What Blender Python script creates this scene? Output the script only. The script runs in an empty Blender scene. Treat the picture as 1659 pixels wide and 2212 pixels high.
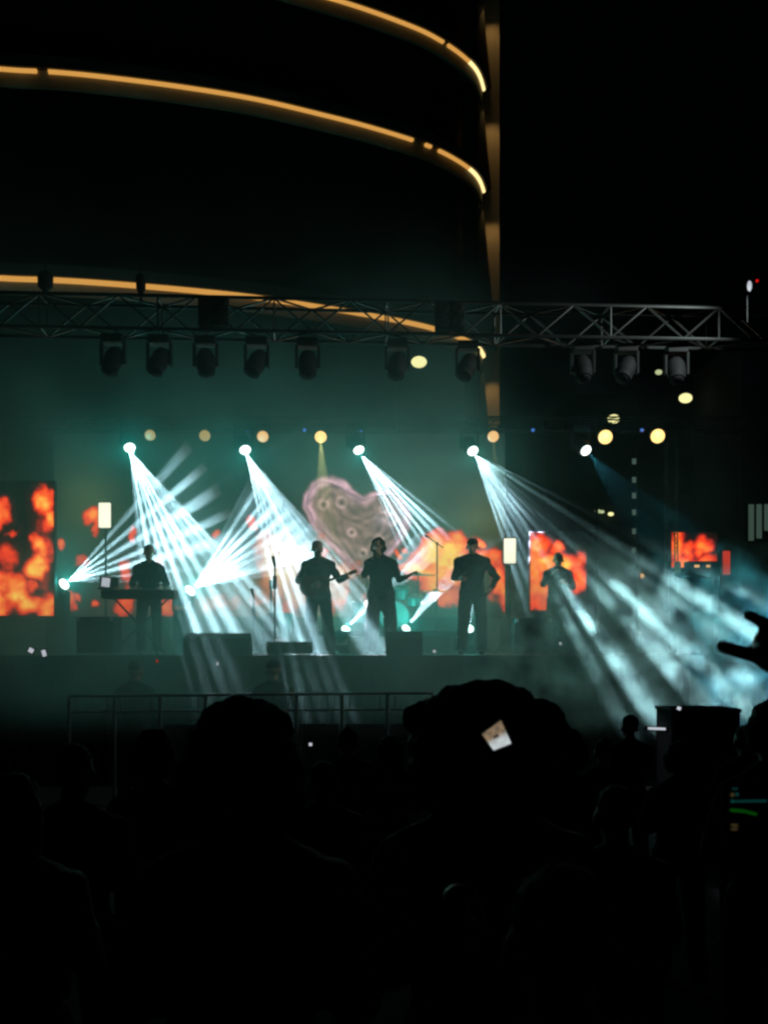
import bpy, bmesh, math, random
import numpy as np
from mathutils import Vector, Matrix, noise as mnoise

S = bpy.context.scene
COL = S.collection
random.seed(7)
PI = math.pi

# ------------------------------------------------------------------ camera, world, exposure
F = 2200.0; HY = 1400.0; CZ = 1.95; CX = 829.5     # focal length, horizon row, eye height, centre column
cam = bpy.data.cameras.new('camera'); camo = bpy.data.objects.new('camera', cam); COL.objects.link(camo); S.camera = camo
camo.location = (0, 0, CZ); camo.rotation_euler = (PI / 2, 0, 0)
cam.lens = 36 * F / 2212; cam.shift_y = (HY - 1106) / 2212
cam.clip_start = .05; cam.clip_end = 2000
cam.dof.use_dof = True; cam.dof.focus_distance = 13.0; cam.dof.aperture_fstop = 7.0
w = bpy.data.worlds.new('World'); S.world = w; w.use_nodes = True
w.node_tree.nodes['Background'].inputs[0].default_value = (.00010, .00022, .00030, 1)
w.node_tree.nodes['Background'].inputs[1].default_value = 1.0
S.view_settings.view_transform = 'Standard'; S.view_settings.look = 'None'
S.view_settings.exposure = 0; S.view_settings.gamma = 1
S.cycles.use_denoising = True
S.cycles.max_bounces = 4; S.cycles.diffuse_bounces = 2; S.cycles.glossy_bounces = 2; S.cycles.volume_bounces = 0
S.cycles.volume_step_rate = .7; S.cycles.volume_max_steps = 96
S.cycles.filter_width = 2.5; S.cycles.adaptive_threshold = .004


def at(px, py, Y):
    return Vector(((px - CX) / F * Y, Y, CZ + (HY - py) / F * Y))


def lin(c):
    return tuple((x / 255 / 12.92) if x / 255 <= .04045 else ((x / 255 + .055) / 1.055) ** 2.4 for x in c)


# ------------------------------------------------------------------ materials
def mat(name, col, rough=.6, metal=0, bump=0, bscale=40, var=.25, vscale=6):
    m = bpy.data.materials.new(name); m.use_nodes = True; nt = m.node_tree
    b = nt.nodes['Principled BSDF']; b.inputs['Roughness'].default_value = rough; b.inputs['Metallic'].default_value = metal
    if max(col) < .05: b.inputs['Specular IOR Level'].default_value = .05 if rough > .58 else .2
    tc = nt.nodes.new('ShaderNodeTexCoord'); ns = nt.nodes.new('ShaderNodeTexNoise')
    ns.inputs['Scale'].default_value = vscale; ns.inputs['Detail'].default_value = 5
    nt.links.new(tc.outputs['Object'], ns.inputs['Vector'])
    mx = nt.nodes.new('ShaderNodeMix'); mx.data_type = 'RGBA'
    mx.inputs[6].default_value = (*[c * (1 - var) for c in col], 1); mx.inputs[7].default_value = (*[min(1, c * (1 + var)) for c in col], 1)
    nt.links.new(ns.outputs[0], mx.inputs[0]); nt.links.new(mx.outputs[2], b.inputs['Base Color'])
    if bump:
        n2 = nt.nodes.new('ShaderNodeTexNoise'); n2.inputs['Scale'].default_value = bscale
        nt.links.new(tc.outputs['Object'], n2.inputs['Vector'])
        bp = nt.nodes.new('ShaderNodeBump'); bp.inputs['Strength'].default_value = bump
        nt.links.new(n2.outputs[0], bp.inputs['Height']); nt.links.new(bp.outputs[0], b.inputs['Normal'])
    return m


def emit(name, srgb, k=1.0, sampling='AUTO'):
    m = bpy.data.materials.new(name); m.use_nodes = True; nt = m.node_tree
    b = nt.nodes['Principled BSDF']; b.inputs['Base Color'].default_value = (.02, .02, .02, 1)
    b.inputs['Emission Color'].default_value = (*lin(srgb), 1); b.inputs['Emission Strength'].default_value = k
    try: m.cycles.emission_sampling = sampling
    except Exception: pass
    return m


M = dict(
    asphalt=mat('asphalt', (.022, .022, .024), .9, bump=.5, bscale=60),
    deck=mat('stage_deck', (.008, .008, .009), .8, bump=.2),
    skirt=mat('stage_skirt_cloth', (.004, .004, .0045), .95),
    truss=mat('truss_aluminium', (.022, .023, .024), .5, 1, bump=.1),
    blackm=mat('black_painted_metal', (.006, .006, .007), .7, bump=.1),
    blackp=mat('black_plastic', (.005, .005, .006), .7),
    steel=mat('galvanised_steel', (.38, .39, .4), .38, 1, bump=.15),
    panel=mat('barrier_sheet', (.22, .23, .23), .5, .5, bump=.2),
    facade=mat('dark_facade', (.012, .014, .013), .35, bump=.1, vscale=.6),
    fascia=mat('cream_fascia', (.42, .36, .26), .7, bump=.15, vscale=1.5, var=.3),
    slab=mat('slab_concrete', (.06, .055, .05), .8),
    fin=mat('cream_render', (.42, .36, .28), .8, bump=.1, vscale=1.2, var=.12),
    skin=mat('skin', (.22, .12, .08), .5),
    hair=mat('dark_hair', (.006, .005, .004), .7, bump=.8, bscale=120),
    cloth1=mat('black_cloth', (.007, .007, .008), .9, bump=.3),
    cloth2=mat('navy_cloth', (.008, .010, .016), .9, bump=.3),
    cloth3=mat('grey_cloth', (.04, .042, .045), .9, bump=.3),
    cloth4=mat('brown_cloth', (.05, .035, .022), .9, bump=.3),
    shoe=mat('black_shoe', (.01, .01, .01), .5),
    wood=mat('guitar_lacquer', (.08, .02, .01), .3),
    brass=mat('cymbal_brass', (.45, .32, .12), .35, 1),
    drum=mat('drum_shell', (.06, .05, .04), .4),
    head=mat('drum_head', (.2, .19, .17), .6),
    wall2=mat('rendered_wall', (.035, .036, .04), .85, bump=.2, vscale=.7),
    board=mat('notice_board', (.5, .46, .38), .6),
    case=mat('flight_case_laminate', (.005, .005, .006), .9),
    e_strip=emit('strip_light', (218, 158, 78), .95),
    e_stripend=emit('strip_light_bright', (250, 222, 150), 1.5),
    e_beam=emit('beam_lens', (250, 250, 240), 3.0, 'NONE'),
    e_panel=emit('panel_light', (240, 238, 215), 1.3, 'NONE'),
    e_parhot=emit('par_lens_hot', (255, 214, 130), 1.6, 'NONE'),
    e_parmid=emit('par_lens_mid', (222, 166, 100), 1.3, 'NONE'),
    e_pardim=emit('par_lens_dim', (160, 130, 70), 1.2, 'NONE'),
    e_blue=emit('status_led_blue', (60, 110, 200), .9, 'NONE'),
    e_white=emit('white_led', (190, 195, 205), 1.0, 'NONE'),
    e_red=emit('red_led', (220, 20, 15), 1.0, 'NONE'),
    e_street=emit('street_lamp_glass', (235, 230, 160), 1.3, 'NONE'),
    e_streetdim=emit('street_lamp_glass_dim', (190, 200, 150), .9, 'NONE'),
    e_win=emit('lit_window_glass', (72, 92, 84), .8, 'NONE'),
    e_winr=emit('pale_window_glass', (62, 80, 70), .8, 'NONE'),
    e_warm=emit('warm_bulb', (240, 180, 110), 1.0, 'NONE'),
    e_teal=emit('screen_teal_line', (12, 62, 58), .8, 'NONE'),
    e_green=emit('screen_green_line', (8, 70, 10), .8, 'NONE'),
    e_tan=emit('screen_tan_bar', (70, 60, 36), .8, 'NONE'),
)


# ------------------------------------------------------------------ mesh helpers
class MB:
    def __init__(s): s.v = []; s.f = []

    def add(s, v, f):
        b = len(s.v); s.v += [tuple(x) for x in v]; s.f += [tuple(b + i for i in q) for q in f]; return s

    def box(s, c, d, rot=None, bev=0):
        c = Vector(c); hx, hy, hz = d[0] / 2, d[1] / 2, d[2] / 2; R = rot or Matrix.Identity(3)
        if bev <= 0:
            P = [Vector((x, y, z)) for x in (-hx, hx) for y in (-hy, hy) for z in (-hz, hz)]
            return s.add([c + R @ p for p in P], [(0, 1, 3, 2), (4, 6, 7, 5), (0, 4, 5, 1), (2, 3, 7, 6), (0, 2, 6, 4), (1, 5, 7, 3)])
        bm = bmesh.new(); bmesh.ops.create_cube(bm, size=1)
        for v in bm.verts: v.co = Vector((v.co.x * d[0], v.co.y * d[1], v.co.z * d[2]))
        bmesh.ops.bevel(bm, geom=bm.edges[:], offset=bev, segments=2, affect='EDGES', profile=.7)
        bm.verts.ensure_lookup_table(); bm.verts.index_update()
        s.add([c + R @ v.co for v in bm.verts], [[v.index for v in f.verts] for f in bm.faces]); bm.free(); return s

    def tube(s, a, b, r0, r1=None, n=10, cap=True):
        a = Vector(a); b = Vector(b); r1 = r0 if r1 is None else r1; d = (b - a)
        if d.length < 1e-6: return s
        q = d.to_track_quat('Z', 'Y').to_matrix(); v = []
        for p, r in ((a, r0), (b, r1)):
            for i in range(n):
                t = 2 * PI * i / n; v.append(p + q @ Vector((r * math.cos(t), r * math.sin(t), 0)))
        f = [(i, (i + 1) % n, n + (i + 1) % n, n + i) for i in range(n)]
        if cap: f += [tuple(range(n - 1, -1, -1)), tuple(range(n, 2 * n))]
        return s.add(v, f)

    def lathe(s, a, b, prof, n=20):
        """prof: (t along a->b, radius)"""
        a = Vector(a); b = Vector(b); q = (b - a).to_track_quat('Z', 'Y').to_matrix(); v = []; f = []
        for (t, r) in prof:
            p = a.lerp(b, t)
            for i in range(n):
                u = 2 * PI * i / n; v.append(p + q @ Vector((r * math.cos(u), r * math.sin(u), 0)))
        for k in range(len(prof) - 1):
            for i in range(n):
                j = (i + 1) % n; f.append((k * n + i, k * n + j, (k + 1) * n + j, (k + 1) * n + i))
        f += [tuple(range(n - 1, -1, -1)), tuple(range((len(prof) - 1) * n, len(prof) * n))]
        return s.add(v, f)

    def ball(s, c, r, rot=None, n=14, m=10):
        c = Vector(c); r = (r, r, r) if not hasattr(r, '__len__') else r; R = rot or Matrix.Identity(3); v = [c + R @ Vector((0, 0, r[2]))]; f = []
        for i in range(1, m):
            t = PI * i / m
            for j in range(n):
                u = 2 * PI * j / n; v.append(c + R @ Vector((r[0] * math.sin(t) * math.cos(u), r[1] * math.sin(t) * math.sin(u), r[2] * math.cos(t))))
        v.append(c + R @ Vector((0, 0, -r[2])))
        for j in range(n): f.append((0, 1 + j, 1 + (j + 1) % n))
        for i in range(m - 2):
            for j in range(n):
                a = 1 + i * n + j; b = 1 + i * n + (j + 1) % n; f.append((a, a + n, b + n, b))
        e = len(v) - 1; o = 1 + (m - 2) * n
        for j in range(n): f.append((o + j, e, o + (j + 1) % n))
        return s.add(v, f)

    def cap(s, a, b, r0, r1=None):
        """closed tapered capsule"""
        r1 = r0 if r1 is None else r1
        return s.tube(a, b, r0, r1, 14).ball(a, r0).ball(b, r1)

    def prism(s, pts, y0, y1):
        """polygon in x,z extruded along y"""
        n = len(pts); v = [(p[0], y0, p[1]) for p in pts] + [(p[0], y1, p[1]) for p in pts]
        f = [tuple(range(n)), tuple(range(2 * n - 1, n - 1, -1))] + [(i, n + i, n + (i + 1) % n, (i + 1) % n) for i in range(n)]
        return s.add(v, f)

    def build(s, name, m, parent=None, loc=None, smooth=False):
        me = bpy.data.meshes.new(name); me.from_pydata(s.v, [], s.f)
        bm = bmesh.new(); bm.from_mesh(me); bmesh.ops.recalc_face_normals(bm, faces=bm.faces); bm.to_mesh(me); bm.free()
        if smooth:
            me.polygons.foreach_set('use_smooth', [True] * len(me.polygons))
        o = bpy.data.objects.new(name, me); COL.objects.link(o); me.materials.append(m)
        if parent is not None: o.parent = parent
        if loc is not None: o.location = loc
        return o

    def remesh(s, name, m, parent=None, voxel=.009, jitter=0, jscale=25, smooth_it=2):
        o = s.build(name, m)
        md = o.modifiers.new('r', 'REMESH'); md.mode = 'VOXEL'; md.voxel_size = voxel; md.use_smooth_shade = True
        if smooth_it:
            sm = o.modifiers.new('s', 'SMOOTH'); sm.iterations = smooth_it; sm.factor = .5
        dg = bpy.context.evaluated_depsgraph_get(); dg.update()
        me = bpy.data.meshes.new_from_object(o.evaluated_get(dg)); o.modifiers.clear(); old = o.data; o.data = me; bpy.data.meshes.remove(old)
        if jitter:
            for v in me.vertices:
                p = v.co * jscale
                v.co += v.normal * (mnoise.fractal(p, .8, 2.2, 3) * jitter)
        me.polygons.foreach_set('use_smooth', [True] * len(me.polygons))
        if not me.materials: me.materials.append(m)
        if parent is not None: o.parent = parent
        return o


def tag(o, label=None, cat=None, group=None, kind=None):
    if label: o['label'] = label
    if cat: o['category'] = cat
    if group: o['group'] = group
    if kind: o['kind'] = kind
    return o


def empty(name, loc, label, cat, group=None, rz=0):
    o = bpy.data.objects.new(name, None); COL.objects.link(o); o.location = loc; o.rotation_euler = (0, 0, rz); o.empty_display_size = .1
    return tag(o, label, cat, group)


def kids(o): return [c for c in bpy.data.objects if c.parent == o]


def copy_tree(o, label, loc=None):
    def rec(x, par):
        c = x.copy(); COL.objects.link(c); c.parent = par
        for ch in kids(x): rec(ch, c)
        return c
    r = rec(o, None); r['label'] = label
    if loc is not None: r.location = loc
    return r


# ------------------------------------------------------------------ ground and stage smoke
MB().box((0, 60, -.05), (400, 400, .1)).build('ground', M['asphalt'])['kind'] = 'structure'

ZD = 1.85   # stage deck height
# ------------------------------------------------------------------ stage
st = empty('concert_stage', (0, 17.7, 0), 'black concert stage deck with a cloth front, the band standing on it', 'stage')
SO = Vector((0, 17.7, 0))
def rel(mb, o=SO):
    mb.v = [tuple(Vector(p) - o) for p in mb.v]; return mb
rel(MB().box((-.2, 17.75, ZD - .06), (12.2, 6.9, .12))).build('deck', M['deck'], st)
k = MB()
for i in range(122):     # pleated cloth
    x0 = -6.3 + i * .1; k.add([(x0, 14.34 + .02 * (i % 2), .0), (x0 + .1, 14.34 + .02 * ((i + 1) % 2), .0), (x0 + .1, 14.34 + .02 * ((i + 1) % 2), ZD - .12), (x0, 14.34 + .02 * (i % 2), ZD - .12)], [(0, 1, 2, 3)])
rel(k).build('front_cloth', M['skirt'], st)
rel(MB().box((-.2, 14.27, ZD - .03), (12.2, .05, .06), bev=.008)).build('deck_edge', M['blackm'], st)

# drum riser
rz = empty('drum_riser', (0.1, 18.7, ZD), 'low drum platform behind the singer', 'platform')
MB().box((0, 0, .36), (2.6, 1.9, .08), bev=.01).build('top', M['deck'], rz)
for sx in (-1, 1):
    for sy in (-1, 1): MB().box((sx * 1.2, sy * .85, .16), (.07, .07, .32)).build('leg', M['steel'], rz)


# ------------------------------------------------------------------ LED screens: the picture they show, haze and panel glow painted in
def vnoise(x, y, seed=0):
    xi = np.floor(x).astype(np.int64); yi = np.floor(y).astype(np.int64); xf = x - xi; yf = y - yi
    def h(a, b):
        n = (a * 374761393 + b * 668265263 + seed * 974711) & 0x7fffffff
        n = ((n ^ (n >> 13)) * 1274126177) & 0x7fffffff
        return ((n ^ (n >> 16)) & 0xffff) / 65535.0
    u = xf * xf * (3 - 2 * xf); v = yf * yf * (3 - 2 * yf)
    return (h(xi, yi) * (1 - u) + h(xi + 1, yi) * u) * (1 - v) + (h(xi, yi + 1) * (1 - u) + h(xi + 1, yi + 1) * u) * v


def fbm(x, y, s, seed=0, o=4):
    r = 0; a = .5; t = 0
    for i in range(o):
        r = r + a * vnoise(x / s, y / s, seed + i * 17); t += a; a *= .5; s /= 2.05
    return r / t


def ramp(t, stops):
    t = np.clip(t, stops[0][0], stops[-1][0]); out = np.zeros(t.shape + (3,))
    xs = [s[0] for s in stops]
    for c in range(3): out[..., c] = np.interp(t, xs, [lin(s[1])[c] for s in stops])
    return out


FIRE = [(0, (0, 0, 0)), (.28, (40, 4, 2)), (.42, (150, 22, 8)), (.58, (220, 46, 15)), (.8, (238, 84, 28)), (1.1, (250, 140, 52)), (1.55, (252, 200, 80))]
PINK = [(0, (0, 0, 0)), (.28, (60, 20, 18)), (.45, (150, 62, 50)), (.7, (205, 100, 66)), (1.0, (228, 148, 92)), (1.3, (235, 180, 115))]


def fire(px, py, blobs, warp=10, seed=1, stops=FIRE):
    wx = px + (fbm(px, py, 34, seed) - .5) * 2 * warp * 2.0; wy = py + (fbm(px, py, 30, seed + 5) - .5) * 2 * warp * 2.4
    t = np.zeros_like(px)
    for (cx, cy, rx, ry, a) in blobs:
        d = ((wx - cx) / rx) ** 2 + ((wy - cy) / ry) ** 2
        t = np.maximum(t, a * np.exp(-(d / 1.6) ** 1.5)) + .18 * a * np.exp(-d * 1.2)
    t = t * (.42 + 1.1 * fbm(px, py, 17, seed + 9, 5))
    return ramp(t, stops), t


def poly_sdf(px, py, P):
    P = np.array(P, float); n = len(P); d = np.full(px.shape, 1e9); ins = np.zeros(px.shape, bool)
    for i in range(n):
        a = P[i]; b = P[(i + 1) % n]; e = b - a
        wx = px - a[0]; wy = py - a[1]; t = np.clip((wx * e[0] + wy * e[1]) / (e @ e), 0, 1)
        d = np.minimum(d, (wx - e[0] * t) ** 2 + (wy - e[1] * t) ** 2)
        c = ((a[1] <= py) != (b[1] <= py)) & (px < (e[0]) * (py - a[1]) / (e[1] if abs(e[1]) > 1e-9 else 1e-9) + a[0]); ins ^= c
    return np.where(ins, -1, 1) * np.sqrt(d)


def screen(name, label, x0, x1, y0, y1, Y, paint, step=2.5, depth=.14, turn=0):
    nx = int((x1 - x0) / step) + 1; ny = int((y1 - y0) / step) + 1
    gx, gy = np.meshgrid(np.linspace(x0, x1, nx), np.linspace(y0, y1, ny))
    rgb = paint(gx, gy)
    c = at((x0 + x1) / 2, y1, Y); root = empty(name, c, label, 'screen', None, turn)
    X = (gx - (x0 + x1) / 2) / F * Y; Z = (y1 - gy) / F * Y
    v = np.stack([X, np.zeros_like(X), Z], -1).reshape(-1, 3)
    idx = np.arange(nx * ny).reshape(ny, nx)
    f = np.stack([idx[:-1, :-1], idx[1:, :-1], idx[1:, 1:], idx[:-1, 1:]], -1).reshape(-1, 4)
    me = bpy.data.meshes.new('led_face'); me.from_pydata(v.tolist(), [], f.tolist())
    ca = me.color_attributes.new('picture', 'FLOAT_COLOR', 'POINT')
    ca.data.foreach_set('color', np.concatenate([rgb.reshape(-1, 3), np.ones((nx * ny, 1))], 1).astype(np.float32).ravel())
    o = bpy.data.objects.new('led_face', me); COL.objects.link(o); o.parent = root
    m = bpy.data.materials.new(name + '_picture'); m.use_nodes = True; nt = m.node_tree; b = nt.nodes['Principled BSDF']
    b.inputs['Base Color'].default_value = (.0005, .0005, .0005, 1); b.inputs['Roughness'].default_value = 1; b.inputs['Specular IOR Level'].default_value = 0
    at_ = nt.nodes.new('ShaderNodeVertexColor'); at_.layer_name = 'picture'
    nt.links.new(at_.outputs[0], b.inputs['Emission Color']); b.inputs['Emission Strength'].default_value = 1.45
    m.cycles.emission_sampling = 'NONE'; me.materials.append(m)
    W = (x1 - x0) / F * Y; H = (y1 - y0) / F * Y
    MB().box((0, depth / 2 + .01, H / 2), (W + .03, depth, H + .03), bev=.01).build('housing', M['blackm'], root)
    return root


HEART = [(653, 1095), (657, 1068), (672, 1045), (694, 1031), (718, 1028), (742, 1038), (762, 1060), (782, 1074), (802, 1062), (826, 1055), (852, 1062), (874, 1080), (888, 1106), (888, 1134), (872, 1166), (850, 1196), (820, 1232), (792, 1250), (762, 1236), (733, 1206), (702, 1172), (674, 1134)]


def paint_main(px, py):
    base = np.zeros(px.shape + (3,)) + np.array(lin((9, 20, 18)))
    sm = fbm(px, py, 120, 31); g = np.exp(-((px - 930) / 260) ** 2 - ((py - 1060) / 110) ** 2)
    base += (g * (.4 + 1.1 * sm))[..., None] * np.array(lin((44, 60, 54)))  # grey-green haze painted into the screen picture
    base += (np.exp(-((px - 1040) / 60) ** 2 - ((py - 1130) / 60) ** 2) * .9)[..., None] * np.array(lin((60, 62, 30)))  # warm glow around the right light panel, painted into the picture
    base += (np.exp(-((px - 190) / 70) ** 2 - ((py - 1090) / 80) ** 2) * .9)[..., None] * np.array(lin((52, 60, 34)))  # same painted glow around the left light panel
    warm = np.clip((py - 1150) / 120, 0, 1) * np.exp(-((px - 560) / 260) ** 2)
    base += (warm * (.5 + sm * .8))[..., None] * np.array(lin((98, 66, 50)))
    # heart picture
    wx = px + (fbm(px, py, 40, 71) - .5) * 10; wy = py + (fbm(px, py, 40, 77) - .5) * 10
    sd = poly_sdf(wx, wy, HEART); ins = 1 / (1 + np.exp(sd / 1.6))
    tex = fbm(px + 2.4 * fbm(px, py, 30, 5) * 20, py, 26, 8, 5)
    body = np.zeros(px.shape + (3,)) + np.array(lin((98, 78, 72))); body = body * (.35 + tex[..., None] * 1.5)
    rimw = np.exp(-((sd + 9) / 9.0) ** 2) * (.55 + .9 * fbm(px, py, 18, 15)) * np.where((px < 800) | (py < 1220), 1, .4)
    body += rimw[..., None] * np.array(lin((148, 112, 130)))
    band = np.exp(-((sd + 13 + 5 * np.sin(px / 16)) / 2.2) ** 2); body *= (1 - .45 * band)[..., None]
    for (cx, cy, r) in ((738, 1085, 11), (818, 1165, 9), (700, 1090, 9), (845, 1122, 12), (828, 1100, 7), (760, 1150, 8), (785, 1195, 8)):
        q = np.hypot(px - cx, py - cy); body += (np.exp(-((q - r) / 3.4) ** 2) * .7)[..., None] * np.array(lin((130, 108, 104)))
        body *= (1 - .75 * np.exp(-(q / 3.5) ** 2))[..., None]
    rr = np.exp(-((px - 845) / 30) ** 2 - ((py - 1120) / 26) ** 2) * fbm(px, py, 9, 91); body += rr[..., None] * np.array(lin((120, 120, 140)))
    sw = np.sin(sd / 3.2 + 9 * fbm(px, py, 46, 121)) * np.sin(px / 13 + 7 * fbm(px, py, 38, 131)); body *= (1 + .38 * sw)[..., None]
    base = base * (1 - ins[..., None]) + body * 1.3 * ins[..., None]
    # fire
    fr, t = fire(px, py, [(944, 1162, 15, 24, .85), (958, 1196, 44, 42, 1.2), (985, 1188, 34, 26, 1.05), (930, 1212, 44, 24, .95), (1000, 1178, 20, 20, .75), (1012, 1215, 44, 26, .9), (900, 1232, 34, 16, 1.05), (880, 1240, 22, 12, .7), (950, 1250, 60, 26, .95),
                         (1032, 1170, 12, 10, .85), (1058, 1215, 22, 26, .85), (1074, 1250, 16, 42, .9), (1090, 1290, 12, 24, .8), (972, 1290, 38, 18, .62), (860, 1196, 7, 9, .8), (873, 1184, 5, 6, .7), (905, 1205, 12, 8, .6)], 9, 3)
    k = np.clip((t - .22) / .25, 0, 1)[..., None]; base = base * (1 - k) + fr * k + 0
    fr, t = fire(px, py, [(200, 1112, 17, 17, .75), (208, 1138, 9, 18, .7), (150, 1302, 18, 20, .75), (174, 1288, 9, 9, .6), (272, 1238, 13, 30, .8), (270, 1308, 20, 18, .75), (365, 1312, 20, 17, .8), (208, 1306, 8, 9, .7), (285, 1150, 8, 14, .6), (465, 1152, 8, 14, .62), (543, 1130, 12, 14, .62),
                         (132, 1176, 9, 9, .6), (350, 1238, 6, 14, .7), (345, 1222, 16, 7, .6), (180, 1215, 14, 14, .5), (620, 1318, 14, 20, .7), (735, 1270, 14, 46, .85), (712, 1300, 22, 30, .7), (700, 1200, 12, 16, .6)], 6, 13)
    k = np.clip((t - .22) / .25, 0, 1)[..., None]; base = base * (1 - k) + fr * k * .9
    fr, t = fire(px, py, [(612, 1225, 50, 62, 1.05), (600, 1180, 44, 30, .9), (640, 1285, 32, 34, .85), (700, 1255, 40, 40, 1.0), (565, 1290, 26, 26, .55), (470, 1300, 52, 16, .6), (690, 1170, 20, 16, .5), (740, 1235, 24, 20, .9), (790, 1290, 14, 12, .6)], 10, 23, PINK)
    k = np.clip((t - .25) / .35, 0, 1)[..., None] * .85; base = base * (1 - k) + fr * k * .9
    base *= (.94 + .06 * np.sin(py * 2.4))[..., None]
    return base


def paint_left(px, py):
    fr, t = fire(px, py, [(97, 1083, 22, 26, .95), (108, 1125, 14, 22, .85), (84, 1190, 17, 34, .85), (82, 1222, 24, 24, 1.15), (0, 1108, 18, 22, .8), (28, 1148, 12, 9, .6), (14, 1205, 22, 36, .5), (14, 1262, 40, 24, .8), (38, 1280, 26, 22, 1.1), (0, 1306, 26, 22, 1.05), (66, 1306, 24, 20, .95), (104, 1310, 24, 24, .95), (75, 1268, 12, 10, .7), (98, 1190, 22, 90, .4)], 8, 43)
    return fr * .95 + np.array(lin((2, 4, 3)))


def paint_right(px, py):
    fr, t = fire(px, py, [(1160, 1185, 16, 28, .75), (1150, 1240, 12, 80, .85), (1178, 1180, 14, 16, .6), (1206, 1188, 14, 16, .85), (1178, 1216, 26, 20, 1.2), (1226, 1216, 28, 20, 1.15), (1250, 1232, 16, 26, .9), (1168, 1262, 28, 34, .85), (1238, 1262, 20, 18, .72), (1170, 1300, 20, 16, .7)], 7, 53)
    return fr * .95 + np.array(lin((6, 12, 11)))


def paint_far(px, py):
    fr, t = fire(px, py, [(1462, 1180, 16, 34, .75), (1490, 1190, 14, 18, .72), (1520, 1180, 20, 18, .8), (1480, 1215, 50, 12, .72), (1525, 1212, 28, 10, .7), (1470, 1225, 12, 16, .55)], 6, 63)
    return fr * .9 + np.array(lin((4, 7, 6)))


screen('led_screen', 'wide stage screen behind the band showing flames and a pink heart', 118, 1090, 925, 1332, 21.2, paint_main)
screen('led_screen', 'narrow left side screen with saturated red flames', -120, 117, 1040, 1330, 17.6, paint_left)
screen('led_screen', 'portrait side screen of orange flames behind the shaded man right of the white panel', 1145, 1266, 1150, 1318, 20.4, paint_right)
screen('led_screen', 'small flame screen under the thin tower, farthest right', 1450, 1548, 1150, 1226, 20.8, paint_far)
t = empty('led_screen', at(1569, 1241, 20.8), 'sliver of red flame screen beside the farthest right screen', 'screen')
MB().box((0, .02, .24), (.14, .03, .48)).build('led_face', emit('red_flame_glow', (205, 50, 20), .9, 'NONE'), t)
MB().box((0, .08, .24), (.18, .08, .52), bev=.01).build('housing', M['blackm'], t)


# ------------------------------------------------------------------ trusses
def truss(name, label, a, b, s=.42, n=None, r=.026, group='aluminium lighting trusses', mt='truss'):
    a = Vector(a); b = Vector(b); d = b - a; L = d.length; root = empty(name, a, label, 'truss', group)
    q = d.to_track_quat('X', 'Z').to_matrix() if abs(d.normalized().z) < .9 else Matrix(((0, 1, 0), (0, 0, 1), (1, 0, 0))).transposed()
    if abs(d.normalized().z) >= .9: q = Matrix(((0, 1, 0), (0, 0, 1), (1, 0, 0)))
    h = s / 2; C = [(-h, -h), (h, -h), (h, h), (-h, h)]
    P = lambda t, c: q @ Vector((t, c[0], c[1]))
    for c in C: MB().tube(P(0, c), P(L, c), r, n=8).build('chord', M[mt], root)
    n = n or max(2, int(L / (s * 1.15))); m = MB()
    for i in range(n):
        t0 = L * i / n; t1 = L * (i + 1) / n
        for j in range(4):
            c0 = C[j]; c1 = C[(j + 1) % 4]
            if (i + j) % 2: c0, c1 = c1, c0
            m.tube(P(t0, c0), P(t1, c1), r * .55, n=6)
            if i % 3 == 0: m.tube(P(t0, c0), P(t0, c1), r * .5, n=6)
    m.build('lattice', M[mt], root)
    return root


FT0 = at(-160, 676, 13.5); FT1 = at(1840, 716, 14.5)
truss('lighting_truss', 'front lighting truss crossing the whole picture above the stage, brightest at its right end', FT0, FT1, .44)
def front(px, dy=0, dpy=0):
    t = (px - -160) / 2000; Y = 13.5 + t * 1.0
    c = FT0.lerp(FT1, t); c = Vector(((px - CX) / F * c.y, c.y, c.z)); return c
truss('lighting_truss', 'rear lighting truss carrying the bright beam lamps and amber lamps', at(60, 918, 20.1), at(1600, 918, 20.1), .26, r=.016, mt='blackm')
truss('truss_tower', 'thin upright truss tower between the dark building and the farthest flame screen', (at(1449, 1330, 20.3).x, 20.3, 0), at(1449, 925, 20.3), .2, r=.013, group=None)


# ------------------------------------------------------------------ lamps
def moving_head(name, label, cat, top, aim=(0, -.4, -1), lens='blackp', hang=True, sc=1.0, group='moving head lamps under the front truss'):
    """base, yoke, barrel with lens; hangs from `top` (or stands on it)"""
    top = Vector(top); root = empty(name, top, label, cat, group); s = -1 if hang else 1
    MB().box((0, 0, s * .06 * sc), (.3 * sc, .24 * sc, .12 * sc), bev=.015).build('base', M['blackm'], root)
    for x in (-1, 1): MB().box((x * .165 * sc, 0, s * .27 * sc), (.035 * sc, .11 * sc, .34 * sc), bev=.01).build('yoke_arm', M['blackm'], root)
    a = Vector(aim).normalized(); c = Vector((0, 0, s * .36 * sc))
    MB().lathe(c - a * .2 * sc, c + a * .2 * sc, [(0, .05 * sc), (.06, .1 * sc), (.3, .135 * sc), (.7, .14 * sc), (.85, .125 * sc), (1, .125 * sc)]).build('barrel', M['blackp'], root, smooth=False)
    MB().ball(c + a * .2 * sc, (.105 * sc, .105 * sc, .05 * sc), a.to_track_quat('Z', 'Y').to_matrix()).build('lens', M[lens], root)
    return root, top + c + a * .26 * sc


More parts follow.
